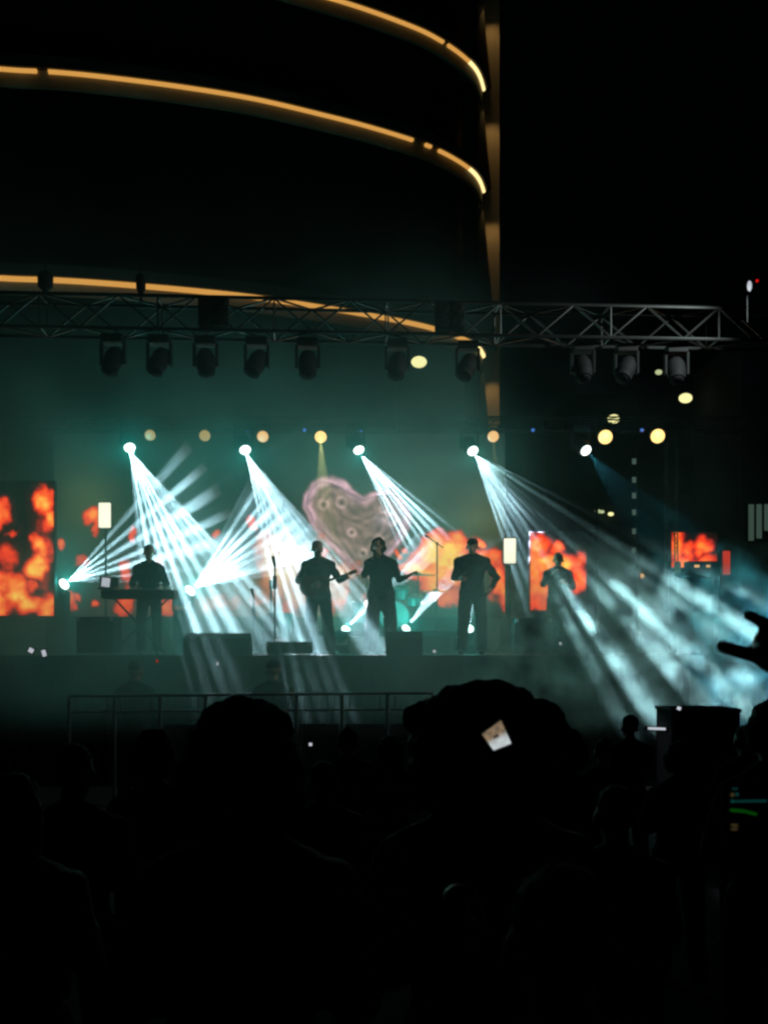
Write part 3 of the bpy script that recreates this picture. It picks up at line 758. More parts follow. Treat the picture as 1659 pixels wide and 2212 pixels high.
def person(label, loc, rz=0, J=None, hair='short', cloth=('cloth1', 'cloth2'), face=(0, -1, 0), hands=(.5, .5), baggy=0, height=1.75, group=None, voxel=.0095, hd=None, hup=None, sleeves='long', hsc=1.1, hatilt=None):
    """front of the person is -y; joints in metres for 1.75 m standing height, overridden by J"""
    D = dict(pel=(0, 0, .95), waist=(0, 0, 1.08), chest=(0, 0, 1.28), neck=(0, .01, 1.47), head=(0, -.01, 1.61), shl=(-.172, .01, 1.365), shr=(.172, .01, 1.365), ell=(-.25, .03, 1.12), elr=(.25, .03, 1.12), wrl=(-.27, -.05, .88), wrr=(.27, -.05, .88),
             hipl=(-.095, 0, .92), hipr=(.095, 0, .92), knl=(-.12, -.02, .50), knr=(.12, -.02, .50), anl=(-.13, .03, .09), anr=(.13, .03, .09))
    if group == 'people in the crowd': D.update(dict(ell=(-.24, -.03, 1.12), elr=(.24, -.03, 1.12), wrl=(-.12, -.22, 1.08), wrr=(.12, -.22, 1.08)))
    if J: D.update(J)
    D = {k: Vector(v) for k, v in D.items()}
    root = empty('person', loc, label, 'person', group, rz); root.scale = (height / 1.75,) * 3
    key = (hair, cloth, face) if (group == 'people in the crowd' and not J) else None
    if key and key in CACHE:
        for ch in kids(CACHE[key]):
            c = ch.copy(); COL.objects.link(c); c.parent = root
        return root
    if key: CACHE[key] = root
    v2 = .012
    if group == 'people in the crowd': voxel = .0125; v2 = .016
    f = Vector(face).normalized(); m = MB()
    P, R = head_mesh(m, D['head'], f, hatilt, hsc)
    m.cap(D['neck'] - Vector((0, 0, .04)), D['head'] - Vector((0, -.01, .06)), .058, .052)
    def torso(m, g=0):
        for a, b, ra, rb in ((D['pel'], D['waist'], (.155, .105, .12), (.135, .095, .12)), (D['waist'], D['chest'], (.135, .095, .12), (.165, .11, .13))):
            for i in range(5):
                t = i / 4; c = a.lerp(b, t); rr = [ra[j] * (1 - t) + rb[j] * t + g for j in range(3)]; m.ball(c, (rr[0], rr[1], rr[2] * .7))
        up = D['chest'].lerp(D['neck'], .45); m.ball(up, (.15 + g, .095 + g, .09))
        for k in ('shl', 'shr'):
            m.cap(D[k], D['neck'] + Vector((0, 0, .0)), .052 + g, .036 + g); m.cap(D[k] + Vector((0, 0, -.03)), D['chest'], .056 + g, .10 + g)
    torso(m)
    for s_ in 'lr':
        m.cap(D['sh' + s_], D['el' + s_], .05, .040); m.cap(D['el' + s_], UP(D['el' + s_], D['wr' + s_], .3), .040, .042); m.cap(UP(D['el' + s_], D['wr' + s_], .3), D['wr' + s_], .042, .026)
        m.cap(D['hip' + s_], D['kn' + s_], .085, .055); m.cap(D['kn' + s_], UP(D['kn' + s_], D['an' + s_], .3), .055, .057); m.cap(UP(D['kn' + s_], D['an' + s_], .3), D['an' + s_], .057, .036)
        a = D['an' + s_]; m.cap(a - Vector((0, -.03, .05)), a + f * .15 + Vector((0, 0, -.06)), .035, .028)
    for i, s_ in enumerate('lr'):
        d = (D['wr' + s_] - D['el' + s_]).normalized(); d = Vector(hd[i]) if hd and hd[i] else d
        u = Vector(hup[i]) if hup and hup[i] else Vector((-1 if s_ == 'l' else 1, 0, .2))
        ex = hands[i] if hasattr(hands[i], '__len__') else None
        hand_mesh(m, D['wr' + s_], d, u, .5 if ex else hands[i], 1.0, 1 if s_ == 'l' else -1, ex)
    m.remesh('body', M['skin'], root, voxel)
    # shirt
    fat = .034 if group == GP else .018
    c = MB(); torso(c, fat); c.ball(D['neck'] + Vector((0, 0, .01)), (.075, .07, .035))
    for s_ in 'lr':
        c.cap(D['sh' + s_], D['el' + s_], .066, .056)
        if sleeves == 'long': c.tube(D['el' + s_] * 1, UP(D['el' + s_], D['wr' + s_], .9), .056, .040).ball(D['el' + s_], .056)
    c.ball(D['pel'] + Vector((0, 0, -.07)), (.155 + fat, .11 + fat, .09)); c.ball(D['waist'], (.14 + fat, .1 + fat, .12))
    c.remesh('jacket' if sleeves == 'long' else 'shirt', M[cloth[0]], root, v2, .013, 9)
    c = MB(); c.ball(D['pel'] + Vector((0, 0, -.02)), (.165, .118, .11))
    for s_ in 'lr':
        c.cap(D['hip' + s_], D['kn' + s_], .10 + baggy * .5, .07 + baggy); c.tube(D['kn' + s_], D['an' + s_] - Vector((0, 0, .03)), .07 + baggy, .062 + baggy * 1.1).ball(D['kn' + s_], .07 + baggy)
    c.remesh('trousers', M[cloth[1]], root, v2, .008, 12)
    for s_ in 'lr':
        c = MB(); a = D['an' + s_]; c.cap(a - Vector((0, -.04, .045)), a + f * .16 + Vector((0, 0, -.052)), .044, .038)
        c.build('shoe', M['shoe'], root, smooth=True)
    hh = MB(); U = (R @ Vector((0, 0, 1)))
    if hair == 'short':
        hh.ball(P(0, -.022, .045), (.082, .096, .086), R)
        hh.remesh('hair', M['hair'], root, .009, .006, 60)
    elif hair == 'bushy':
        hh.ball(P(0, -.03, .045), (.105, .11, .105), R).ball(P(.04, -.04, .0), (.08, .07, .08), R).ball(P(-.04, -.04, .0), (.08, .07, .08), R)
        hh.remesh('hair', M['hair'], root, .009, .016, 22)
    elif hair == 'long':
        hh.ball(P(0, -.022, .045), (.092, .1, .09), R)
        for x in (-.065, -.03, 0, .03, .065): hh.cap(P(x, -.06, .03), P(x * 1.3, -.09, -.22), .038, .03)
        hh.remesh('hair', M['hair'], root, .009, .008, 30)
    elif hair == 'cap':
        hh.ball(P(0, -.015, .05), (.088, .104, .078), R).ball(P(0, .075, .045), (.07, .07, .012), R)
        hh.remesh('cap', M['cloth1'], root, .008, 0)
    elif hair == 'bun':
        hh.ball(P(0, -.022, .045), (.09, .1, .09), R).ball(P(0, -.1, .1), .05)
        hh.remesh('hair', M['hair'], root, .009, .008, 40)
    return root


def stand(px, Y, z=ZD): return ((px - CX) / F * Y, Y, z)


GP = 'band members on the stage'
# keyboard player
person('person in dark clothes standing behind the keyboard under the far left beam', stand(323, 16.6), .2,
       dict(ell=(-.27, .0, 1.13), wrl=(-.2, -.24, 1.06), elr=(.27, .0, 1.13), wrr=(.2, -.24, 1.06), head=(0, -.05, 1.62)), 'short', ('cloth1', 'cloth1'), (.1, -1, -.3), (.3, .3), .01, 1.78, GP)
# guitarist
person('person playing a guitar, body leaning, under the second beam lamp', stand(688, 16.0), .25,
       dict(shl=(-.18, .02, 1.37), ell=(-.31, .02, 1.14), wrl=(-.13, -.22, 1.06), shr=(.185, 0, 1.38), elr=(.31, -.08, 1.15), wrr=(.37, -.27, 1.17), knl=(-.13, -.05, .5), anl=(-.08, .06, .09), knr=(.13, -.06, .5), anr=(.2, -.02, .09), head=(-.02, -.03, 1.62)),
       'short', ('cloth3', 'cloth2'), (.25, -1, -.2), (.7, .75), .018, 1.78, GP, sleeves='long')
# singer
person('person singing into a microphone with one arm out, wide trousers', stand(823, 15.8), 0,
       dict(head=(-.05, -.05, 1.61), neck=(-.02, 0, 1.47), ell=(-.25, -.08, 1.2), wrl=(-.10, -.2, 1.44), elr=(.27, -.03, 1.13), wrr=(.40, -.16, 1.17), knl=(-.13, -.04, .5), anl=(-.17, .02, .09), knr=(.14, 0, .5), anr=(.16, .02, .09)),
       'bushy', ('cloth1', 'cloth3'), (-.3, -1, 0), (.85, (.1, .15, .3, .4, .1)), .035, 1.8, GP, hd=(None, (.8, -.2, .45)), hup=((-.6, -.8, 0), (-.3, .3, 1)))
# capped man
person('person in a flat cap standing with one hand on the hip', stand(1020, 16.0), 0,
       dict(elr=(.37, .06, 1.15), wrr=(.26, -.08, .96), ell=(-.27, -.02, 1.15), wrl=(-.2, -.24, 1.12), shl=(-.19, .01, 1.38), shr=(.19, .01, 1.38), knl=(-.13, -.02, .5), anl=(-.16, .03, .09), knr=(.13, -.02, .5), anr=(.15, .03, .09)),
       'cap', ('cloth1', 'cloth1'), (-.2, -1, 0), (.6, .6), .02, 1.84, GP, hd=(None, (-.5, -.5, -.5)))
# person before the right screen
person('person with raised bent arm silhouetted on the orange side screen', stand(1205, 17.6), 0,
       dict(ell=(-.27, -.1, 1.2), wrl=(-.12, -.26, 1.36), elr=(.24, -.08, 1.14), wrr=(.1, -.24, 1.2)),
       'short', ('cloth1', 'cloth1'), (-.2, -1, 0), (.7, .6), .01, 1.76, GP)

# microphone held by the singer
sx, sy, sz = stand(823, 15.8)
mc = empty('microphone', (sx - .1, sy - .29, sz + 1.53), 'handheld microphone at the singer\'s mouth', 'microphone')
MB().tube((0, 0, -.1), (0, -.01, .06), .013, .018).build('handle', M['blackm'], mc); MB().ball((0, -.012, .085), .027).build('grille', M['steel'], mc)

# guitar
g = empty('guitar', (stand(688, 16.0)[0] - .0, 15.74, ZD + 1.08), 'electric guitar held across the guitarist\'s body', 'guitar')
m = MB(); m.ball((-.12, 0, -.02), (.16, .025, .17)).ball((.08, 0, .02), (.12, .025, .13)); m.remesh('body', M['wood'], g, .01, 0)
MB().tube((.1, -.02, .04), (.50, -.06, .17), .022, .018).build('neck', M['wood'], g)
MB().box((.555, -.065, .19), (.12, .02, .06), Matrix.Rotation(-.34, 3, 'Y'), bev=.008).build('headstock', M['wood'], g)
MB().box((-.02, -.03, .0), (.16, .012, .07), Matrix.Rotation(-.34, 3, 'Y')).build('pickguard', M['head'], g)


# ------------------------------------------------------------------ stage gear
kb = empty('keyboard', (at(298, 0, 16.0).x, 16.15, ZD), 'long black keyboard on a stand in front of the keyboard player', 'keyboard')
MB().box((0, 0, .95), (1.15, .34, .14), bev=.02).build('case', M['blackp'], kb)
MB().box((0, -.1, 1.022), (1.05, .13, .012)).build('keys', M['head'], kb)
for s_ in (-1, 1): MB().tube((s_ * .42, .1, .88), (-s_ * .42, -.1, .02), .016).build('stand_leg', M['blackm'], kb)
lp = empty('laptop', at(232, 1300, 15.85), 'small laptop glowing white at the left end of the keyboard', 'laptop')
lp.location.z = ZD + 1.022
MB().box((0, 0, .01), (.3, .22, .018), bev=.004).build('base', M['steel'], lp)
MB().box((0, .12, .1), (.3, .012, .2), bev=.004).build('lid', M['steel'], lp)
MB().box((-.05, .11, .11), (.13, .006, .14), Matrix.Rotation(.12, 3, 'Y'), bev=.002).build('lit_screen', M['e_white'], lp)
def amp(px0, px1, py0, Y, lab, d=.5, z0=ZD, name='speaker_cabinet'):
    x0 = (px0 - CX) / F * Y; x1 = (px1 - CX) / F * Y; h = CZ + (HY - py0) / F * Y - z0
    root = empty(name, ((x0 + x1) / 2, Y + d / 2, z0), lab, 'speaker')
    W = x1 - x0
    MB().box((0, 0, h / 2 + .01), (W, d, h - .02), bev=.015).build('cabinet', M['case'], root)
    MB().box((0, -d / 2 - .008, h / 2 + .01), (W * .9, .015, h * .86)).build('grille', M['blackm'], root)
    for s_ in (-1, 1): MB().box((s_ * (W / 2 - .03), -d / 2 - .02, h - .04), (.05, .02, .05), bev=.006).build('corner', M['steel'], root)
    return root
amp(118, 142, 1276, 17.9, 'narrow black speaker below the far left floor lamp', .3)
amp(166, 246, 1332, 15.4, 'broad dark speaker cabinet in shadow at the left of the stage front')
amp(1112, 1192, 1335, 16.2, 'black speaker cabinet at the right end of the stage behind the near hair')
amp(575, 672, 1386, 14.9, 'low dark box at the guitarist\'s feet with a small white light on top', .4)
o = empty('indicator_light', at(608, 1384, 14.95), 'small white strip of light on the low box', 'small light'); MB().box((0, 0, .012), (.18, .02, .02), bev=.004).build('lamp', M['e_white'], o)
# wedge monitors
def wedge(px, Y, lab, s=1.0, rz=0):
    root = empty('wedge_monitor', ((px - CX) / F * Y, Y, ZD), lab, 'speaker', 'wedge monitors at the stage front', rz)
    m = MB(); W = .62 * s; m.add([(x, y, z) for x in (-W / 2, W / 2) for (y, z) in ((-.22, 0), (.26, 0), (.26, .12), (.06, .4 * s), (-.22, .3 * s))], [(0, 1, 2, 3, 4), (9, 8, 7, 6, 5), (0, 5, 6, 1), (1, 6, 7, 2), (2, 7, 8, 3), (3, 8, 9, 4), (4, 9, 5, 0)])
    m.build('cabinet', M['case'], root)
    MB().box((0, .17, .27 * s), (W * .86, .012, .3 * s), Matrix.Rotation(.95, 3, 'X')).build('grille', M['blackm'], root)
    return root
wedge(872, 14.7, 'large wedge monitor at the singer\'s feet', .85)
wedge(505, 15.0, 'wedge monitor between keyboard player and guitarist', .8)
wedge(440, 14.8, 'wedge monitor in front of the floor lamp with the widest fan', .8)
# mic stands
def micstand(px, Y, top_py, lab, boom=None, z0=ZD):
    x = (px - CX) / F * Y; h = CZ + (HY - top_py) / F * Y - z0
    root = empty('microphone_stand', (x, Y, z0), lab, 'stand', 'microphone stands on stage')
    MB().lathe((0, 0, 0), (0, 0, .04), [(0, .14), (.6, .13), (1, .03)], 18).build('base', M['blackm'], root)
    MB().tube((0, 0, .03), (0, 0, h), .013).build('pole', M['blackm'], root)
    if boom:
        MB().tube((boom[0], 0, h + boom[1]), (-boom[0] * .7, 0, h - boom[1] * .7), .010).build('boom', M['blackm'], root); MB().cap((boom[0], 0, h + boom[1]), (boom[0] * 1.25, 0, h + boom[1] * 1.2), .02, .024).build('microphone', M['blackm'], root); MB().ball((0, 0, h), .028).build('clutch', M['blackm'], root)
    else:
        MB().cap((0, 0, h), (-.02, -.04, h + .12), .02, .026).build('microphone', M['blackm'], root); MB().box((0, 0, h - .25), (.06, .04, .2), bev=.01).build('clip_box', M['blackm'], root)
    return root
micstand(594, 15.3, 1222, 'tall straight microphone stand left of the guitarist')
micstand(944, 19.0, 1174, 'boom microphone stand over the drums against the flames', (-.17, .12), ZD + .4)
micstand(548, 16.2, 1290, 'short microphone stand in front of the pink glow')
# guitar on stand
gs = empty('guitar_stand', stand(586, 17.0), 'spare guitar upright on its stand behind the tall microphone stand', 'guitar')
m = MB(); m.ball((0, 0, .3), (.17, .03, .2)).ball((0, 0, .52), (.13, .03, .14)); m.remesh('body', M['wood'], gs, .012, 0)
MB().tube((0, 0, .6), (0, 0, 1.1), .022, .018).build('neck', M['blackm'], gs); MB().box((0, 0, 1.16), (.07, .02, .15), bev=.006).build('headstock', M['wood'], gs)
for s_ in (-1, 1): MB().tube((0, .1, .5), (s_ * .2, .02, .01), .012).build('stand_leg', M['blackm'], gs)
# drum kit
dk = empty('drum_kit', (at(880, 0, 18.9).x, 18.8, ZD + .4), 'drum kit on the platform right of the singer against the flames', 'drums')
def drum(c, r, h, ax=(0, 0, 1), nm='drum'):
    a = Vector(ax).normalized(); c = Vector(c)
    o = MB().lathe(c - a * h / 2, c + a * h / 2, [(0, r), (.06, r * 1.03), (.1, r), (.9, r), (.94, r * 1.03), (1, r)], 24).build(nm, M['drum'], dk)
    MB().lathe(c + a * (h / 2 + .001), c + a * (h / 2 + .008), [(0, r * .97), (1, r * .95)], 24).build('skin', M['head'], o)
drum((-.25, 0, .28), .28, .42, (0, -1, .02), 'bass_drum'); drum((.12, -.15, .58), .17, .15, (0, -.3, 1), 'snare_drum'); drum((-.4, -.12, .7), .15, .2, (0, -.4, 1), 'tom_drum'); drum((-.1, -.12, .72), .15, .2, (0, -.4, 1), 'tom_drum'); drum((-.85, .1, .35), .2, .4, (0, 0, 1), 'floor_tom')
def cymbal(x, y, h, r, tilt=.12):
    MB().tube((x, y, .02), (x, y, h), .012).build('cymbal_stand', M['blackm'], dk)
    R = Matrix.Rotation(tilt, 3, 'X'); MB().lathe(Vector((x, y, h - .01)), Vector((x, y, h)) + R @ Vector((0, 0, .05)), [(0, r), (.2, r * .9), (.45, r * .35), (.6, .06), (1, .02)], 28).build('cymbal', M['brass'], dk)
cymbal(.18, -.3, 1.03, .36); cymbal(.52, .0, .75, .25); cymbal(-.75, .1, 1.05, .3); 
fl = empty('conga_drum', stand(606, 18.4), 'round dark drum low in front of the pale flames', 'drum')
MB().lathe((0, 0, .1), (0, 0, .72), [(0, .15), (.3, .22), (.7, .25), (1, .25)], 24).build('shell', M['drum'], fl); MB().lathe((0, 0, .721), (0, 0, .735), [(0, .24), (1, .235)], 24).build('skin', M['head'], fl)
for k_ in range(3): MB().tube((.14 * math.cos(k_ * 2.1), .14 * math.sin(k_ * 2.1), .2), (.2 * math.cos(k_ * 2.1), .2 * math.sin(k_ * 2.1), 0), .015).build('leg', M['blackm'], fl)
# equipment rack under far screen
rk = empty('equipment_rack', (at(1500, 0, 20.2).x, 20.2, 0), 'equipment table with two lit gauges and a pale board below the farthest flame screen', 'equipment')
zz = at(1500, 1240, 20.2).z
MB().box((0, 0, zz - .03), (.95, .5, .06), bev=.01).build('table_top', M['blackm'], rk)
for sx_ in (-1, 1):
    for sy_ in (-1, 1): MB().tube((sx_ * .42, sy_ * .2, 0), (sx_ * .42, sy_ * .2, zz - .06), .02).build('leg', M['blackm'], rk)
MB().box((.12, -.05, zz + .12), (.62, .3, .24), bev=.01).build('device', M['blackp'], rk)
for x_, w_ in ((-.02, .1), (.2, .08)): MB().box((x_, -.205, zz + .14), (w_, .01, .05), bev=.004).build('gauge', M['e_warm'], rk)
MB().box((-.4, -.2, zz + .12), (.13, .02, .22), bev=.01).build('board', M['board'], rk)


# ------------------------------------------------------------------ crowd barrier
br = empty('crowd_barrier', (-1.6, 11.0, 0), 'metal crowd barrier with a thin shiny top rail before the stage', 'barrier')
z1 = at(560, 1504, 11).z
xl = at(150, 0, 11).x + 1.6; xr = at(935, 0, 11).x + 1.6
MB().tube((xl, 0, z1), (xr, 0, z1 + .035), .017).build('top_rail', M['steel'], br)
MB().tube((xl, 0, z1 - .17), (xr, 0, z1 - .14), .012).build('middle_rail', M['steel'], br)
n_ = 8
for i in range(n_ + 1):
    x = xl + (xr - xl) * i / n_
    MB().tube((x, 0, 0), (x, 0, z1 + .03 * i / n_), .02).build('post', M['steel'], br)
for i in range(n_):
    if i in (5, 6, 7, 2):
        x = xl + (xr - xl) * (i + .5) / n_; MB().box((x, .03, z1 / 2 - .12), ((xr - xl) / n_ - .06, .012, z1 - .35)).build('panel', M['panel'], br)
for i in range(n_ * 3):
    x = xl + (xr - xl) * (i + .5) / (n_ * 3)
    if i % 3 != 1: MB().tube((x, 0, z1 - .16), (x, 0, z1 - .01), .007).build('bar', M['steel'], br)


# ------------------------------------------------------------------ pit crew and crowd
GC = 'people in the crowd'
def watcher(px, top_py, Y, label, hair='short', rz=PI, h=None, cloth=('cloth1', 'cloth2'), J=None, face=(0, -1, 0), hands=(.4, .4), z=None, **kw):
    zt = CZ + (HY - top_py) / F * Y; h0 = {'short': 1.755, 'bushy': 1.80, 'long': 1.76, 'cap': 1.755, 'bun': 1.80}[hair]
    hh = h or min(1.95, max(1.35, zt * 1.75 / h0)); zb = zt - hh * h0 / 1.75
    return person(label, ((px - CX) / F * Y, Y, zb if abs(zb) > .004 else 0), rz, J, hair, cloth, face, hands, .01, hh, GC, **kw)

watcher(590, 1421, 12.3, 'person in a knit cap behind the barrier, edge lit from the left', 'cap')
watcher(293, 1424, 12.6, 'dark person standing behind the left end of the barrier', 'short')
watcher(1360, 1541, 8.4, 'person with a narrow upright head among the right crowd', 'short', rz=PI + .15)
watcher(1303, 1584, 7.6, 'person whose low head touches the narrow upright head on its right', 'bun')
watcher(1225, 1560, 5.2, 'person with rounded shoulders right of the glowing phone', 'bushy')
watcher(1465, 1590, 6.0, 'person with a wide head in front of the flight case', 'bushy')
watcher(1610, 1562, 6.6, 'person right of the flight case', 'short')
watcher(1668, 1490, 4.2, 'person cut by the right edge below the raised hand', 'bushy')
watcher(752, 1562, 7.4, 'person in front of the lit barrier panels', 'bun')
watcher(842, 1585, 7.0, 'person with long hair right of the one before the barrier panels', 'long')
watcher(335, 1558, 4.6, 'person with rounded dark hair left of the nearest big hair', 'bushy')
watcher(160, 1600, 4.0, 'person in shadow at the lower left of the crowd', 'short', cloth=('cloth1', 'cloth2'))
watcher(30, 1660, 3.0, 'person in brown at the lower left corner, barely lit', 'long', cloth=('cloth4', 'cloth4'))
watcher(700, 1640, 5.0, 'person with short hair between the two nearest heads', 'short')
watcher(1330, 1690, 3.6, 'person in a brown jacket low right of the phone', 'short', cloth=('cloth4', 'cloth2'))

# two nearest heads with voluminous hair
def big_hair(root, balls, name='hair'):
    m = MB()
    for c, r in balls: m.ball(Vector(c), r, n=20, m=14)
    for o in [c for c in kids(root) if c.name.split('.')[0] in ('hair',)]:
        bpy.data.objects.remove(o)
    m.remesh(name, M['hair'], root, .007, .011, 26, 1)
A1 = watcher(528, 1478, 2.25, 'nearest person with very wide bushy hair, left of centre', 'bushy', cloth=('cloth1', 'cloth1'))
big_hair(A1, [((0, .03, 1.655), (.112, .115, .122)), ((-.035, .05, 1.59), (.10, .1, .12)), ((.04, .05, 1.58), (.10, .1, .12)), ((.075, .0, 1.66), (.05, .06, .06)), ((-.06, .02, 1.70), (.05, .05, .05))])
A2 = watcher(1042, 1424, 2.35, 'nearest person with bushy hair and a tuft sticking out left, right of centre', 'bushy', cloth=('cloth1', 'cloth1'))
big_hair(A2, [((0, .03, 1.66), (.14, .12, .095)), ((-.05, .05, 1.58), (.11, .1, .13)), ((.05, .05, 1.58), (.11, .1, .13)), ((.115, .0, 1.672), (.055, .05, .042)), ((.085, .02, 1.60), (.08, .08, .08)), ((-.115, .02, 1.64), (.07, .07, .075))])

# raised horned hand at the right edge
hn = empty('person', at(1700, 1400, 1.55), 'raised hand with two fingers stretched out, entering from the right edge', 'hand')
m = MB(); w0 = Vector((0.06, .0, -.02))
d = Vector((-1, .05, .02)).normalized(); u = Vector((0, 1, .0)); s_ = d.cross(u)
def P_(px, py, dy=0): return at(px, py, 1.55 + dy) - hn.location
m.cap(P_(1790, 1450), P_(1715, 1415), .027, .030); m.cap(P_(1900, 1560), P_(1790, 1450), .04, .03)
m.ball(P_(1688, 1404), (.048, .018, .040)); m.ball(P_(1668, 1394), (.03, .02, .034))
def finger(pts, r0, r1):
    for i in range(len(pts) - 1):
        a_ = i / (len(pts) - 1); b_ = (i + 1) / (len(pts) - 1); m.cap(pts[i], pts[i + 1], r0 + (r1 - r0) * a_, r0 + (r1 - r0) * b_)
finger([P_(1672, 1430), P_(1640, 1419), P_(1603, 1410), P_(1560, 1397)], .0125, .0098)          # first finger, straight
finger([P_(1684, 1368), P_(1662, 1350), P_(1640, 1340), P_(1616, 1329)], .0105, .0080)          # little finger, straight
finger([P_(1668, 1408), P_(1642, 1398, .01), P_(1640, 1402, -.03), P_(1664, 1408, -.035)], .012, .0098)  # folded
finger([P_(1672, 1386), P_(1644, 1378, .01), P_(1642, 1384, -.03), P_(1666, 1392, -.035)], .012, .0095)  # folded
finger([P_(1700, 1424, -.03), P_(1672, 1412, -.045), P_(1650, 1396, -.045)], .0135, .0105)      # thumb over them
m.remesh('hand', M['skin'], hn, .004, 0)
MB().tube(P_(1905, 1565), P_(1770, 1437), .055, .043, 18).build('sleeve', M['cloth1'], hn, smooth=True)

# glowing phone held up in the crowd and its holder
PY = 1.85
cs = [(1082, 1556), (1104, 1606), (1066, 1621), (1041, 1586)]
ph = empty('phone', at(1073, 1590, PY), 'bright tilted phone screen held up in the crowd', 'phone')
C4 = [at(x, y, PY + dy) - ph.location for (x, y), dy in zip(cs, (.006, 0, -.004, .0))]
cen = sum(C4, Vector()) / 4
mb = MB(); OUT = [cen + (c - cen) * 1.14 + Vector((0, .002, 0)) for c in C4]
mb.add(OUT + [c + Vector((0, .007, 0)) for c in OUT], [(0, 1, 2, 3), (7, 6, 5, 4), (0, 4, 5, 1), (1, 5, 6, 2), (2, 6, 7, 3), (3, 7, 4, 0)]).build('case', M['blackp'], ph)
nn = 24; vs = []; colr = []
for j in range(nn + 1):
    for i in range(nn + 1):
        a_ = i / nn; b_ = j / nn; vs.append(C4[3].lerp(C4[2], a_).lerp(C4[0].lerp(C4[1], a_), b_))
fs = [(j * (nn + 1) + i, j * (nn + 1) + i + 1, (j + 1) * (nn + 1) + i + 1, (j + 1) * (nn + 1) + i) for j in range(nn) for i in range(nn)]
me = bpy.data.meshes.new('screen'); me.from_pydata([tuple(v) for v in vs], [], fs); ca = me.color_attributes.new('picture', 'FLOAT_COLOR', 'POINT')
for k_, v in enumerate(vs):
    i = k_ % (nn + 1) / nn; j = k_ // (nn + 1) / nn
    br_ = .1 + .9 * max(0, min(1, (i - .42) * 4)); n_v = mnoise.noise(Vector((i * 5, j * 5, 2))) * .5 + .5
    c = [lin((118, 92, 56))[q] * (1 - br_) * n_v * 1.8 + lin((196, 204, 206))[q] * br_ * (.7 + .4 * n_v) for q in range(3)]
    if abs(i - .45) < .06 and .35 < j < .6: c = [x * .15 for x in c]
    ca.data[k_].color = (*c, 1)
o = bpy.data.objects.new('screen', me); COL.objects.link(o); o.parent = ph
mm = bpy.data.materials.new('phone_picture'); mm.use_nodes = True; nt = mm.node_tree; vc = nt.nodes.new('ShaderNodeVertexColor'); vc.layer_name = 'picture'
nt.links.new(vc.outputs[0], nt.nodes['Principled BSDF'].inputs['Emission Color']); nt.nodes['Principled BSDF'].inputs['Emission Strength'].default_value = 1; mm.cycles.emission_sampling = 'NONE'; me.materials.append(mm)
zt = CZ
watcher(1215, 1850, 1.5, 'person close by, mostly out of the light, holding up the bright tilted phone', 'short', rz=PI, J=dict(ell=(-.02, -.24, 1.2), wrl=(.10, -.34, 1.52), shl=(-.18, 0, 1.41)), hands=(.7, .4), hd=((.1, -.1, 1), None))

# dim camera display at lower right
dp = empty('phone', at(1640, 1755, 1.35), 'dark handheld display with faint teal and green lines at the lower right', 'phone')
def Q(px, py): return at(px, py, 1.35) - dp.location
MB().box(Q(1650, 1760) + Vector((0, .008, 0)), (.11, .01, .085), bev=.004).build('case', M['blackp'], dp)
def bar(x0, y0, x1, y1, mt, th=.0011): MB().tube(Q(x0, y0), Q(x1, y1), th, n=8).build('mark', M[mt], dp)
bar(1585, 1731, 1655, 1730, 'e_teal'); bar(1577, 1750, 1605, 1752, 'e_green', .0018); bar(1605, 1752, 1633, 1759, 'e_green', .0016); bar(1579, 1782, 1592, 1783, 'e_tan', .0012); bar(1579, 1791, 1591, 1791, 'e_tan', .0012); bar(1581, 1704, 1592, 1704, 'e_teal', .0008)
for x_, y_, mt in ((1581, 1731, 'e_teal'), (1591, 1716, 'e_teal'), (1581, 1717, 'e_tan')): MB().ball(Q(x_, y_), .0022).build('mark', M[mt], dp)
# flight case and small lights in the crowd
fc = empty('flight_case', (at(1527, 0, 9.2).x, 9.5, 0), 'large dark flight case standing among the right crowd', 'case')
hz_ = at(0, 1532, 9.2).z
MB().box((0, 0, hz_ / 2 + .06), (.62, .55, hz_ - .12), bev=.02).build('body', M['case'], fc)
for zq in (hz_ - .015, .13): MB().box((0, 0, zq), (.64, .57, .03), bev=.008).build('edge_trim', M['blackm'], fc)
for a_ in (-1, 1):
    for b_ in (-1, 1): MB().lathe((a_ * .25 - .015, b_ * .2, .05), (a_ * .25 + .015, b_ * .2, .05), [(0, .045), (.2, .05), (.8, .05), (1, .045)]).build('wheel', M['blackp'], fc)
def glint(px, py, Y, size, mt, lab, rot=0):
    o = empty('phone', at(px, py, Y), lab, 'phone', 'small lit phones in the crowd'); R = Matrix.Rotation(rot, 3, 'Y')
    MB().box((0, .008, 0), (size[0] * 1.3 + .01, .01, size[1] * 1.3 + .01), R, bev=.003).build('case', M['blackp'], o)
    MB().box((0, 0, 0), (size[0], .004, size[1]), R, bev=.0015).build('screen', M[mt], o)
glint(68, 1405, 11, (.055, .05), 'e_white', 'left of the two small white phone lights far left', .5)
glint(96, 1411, 11, (.045, .07), 'e_white', 'right of the two small white phone lights far left', -.3)
glint(1418, 1574, 8.6, (.15, .02), 'e_white', 'white lit phone edge lying flat left of the flight case', .04)
glint(1466, 1530, 9.0, (.035, .03), 'e_white', 'small white phone glint at the corner of the flight case', .4)
glint(470, 1434, 12.4, (.03, .045), 'e_white', 'small white phone light above the nearest bushy hair', .2)
glint(340, 1428, 12.4, (.02, .03), 'e_red', 'tiny red and white phone light near the left barrier', .3)
glint(938, 1407, 13.6, (.04, .04), 'e_white', 'small white phone light under the long fat beam', 0)
glint(1210, 1390, 13.6, (.03, .03), 'e_white', 'small phone light left in the raking beams', 0)
glint(1382, 1369, 13.2, (.02, .045), 'e_white', 'tiny upright phone light in the raking beams', 0)
glint(671, 1608, 9.9, (.03, .03), 'e_white', 'tiny phone light before the barrier panels', 0)


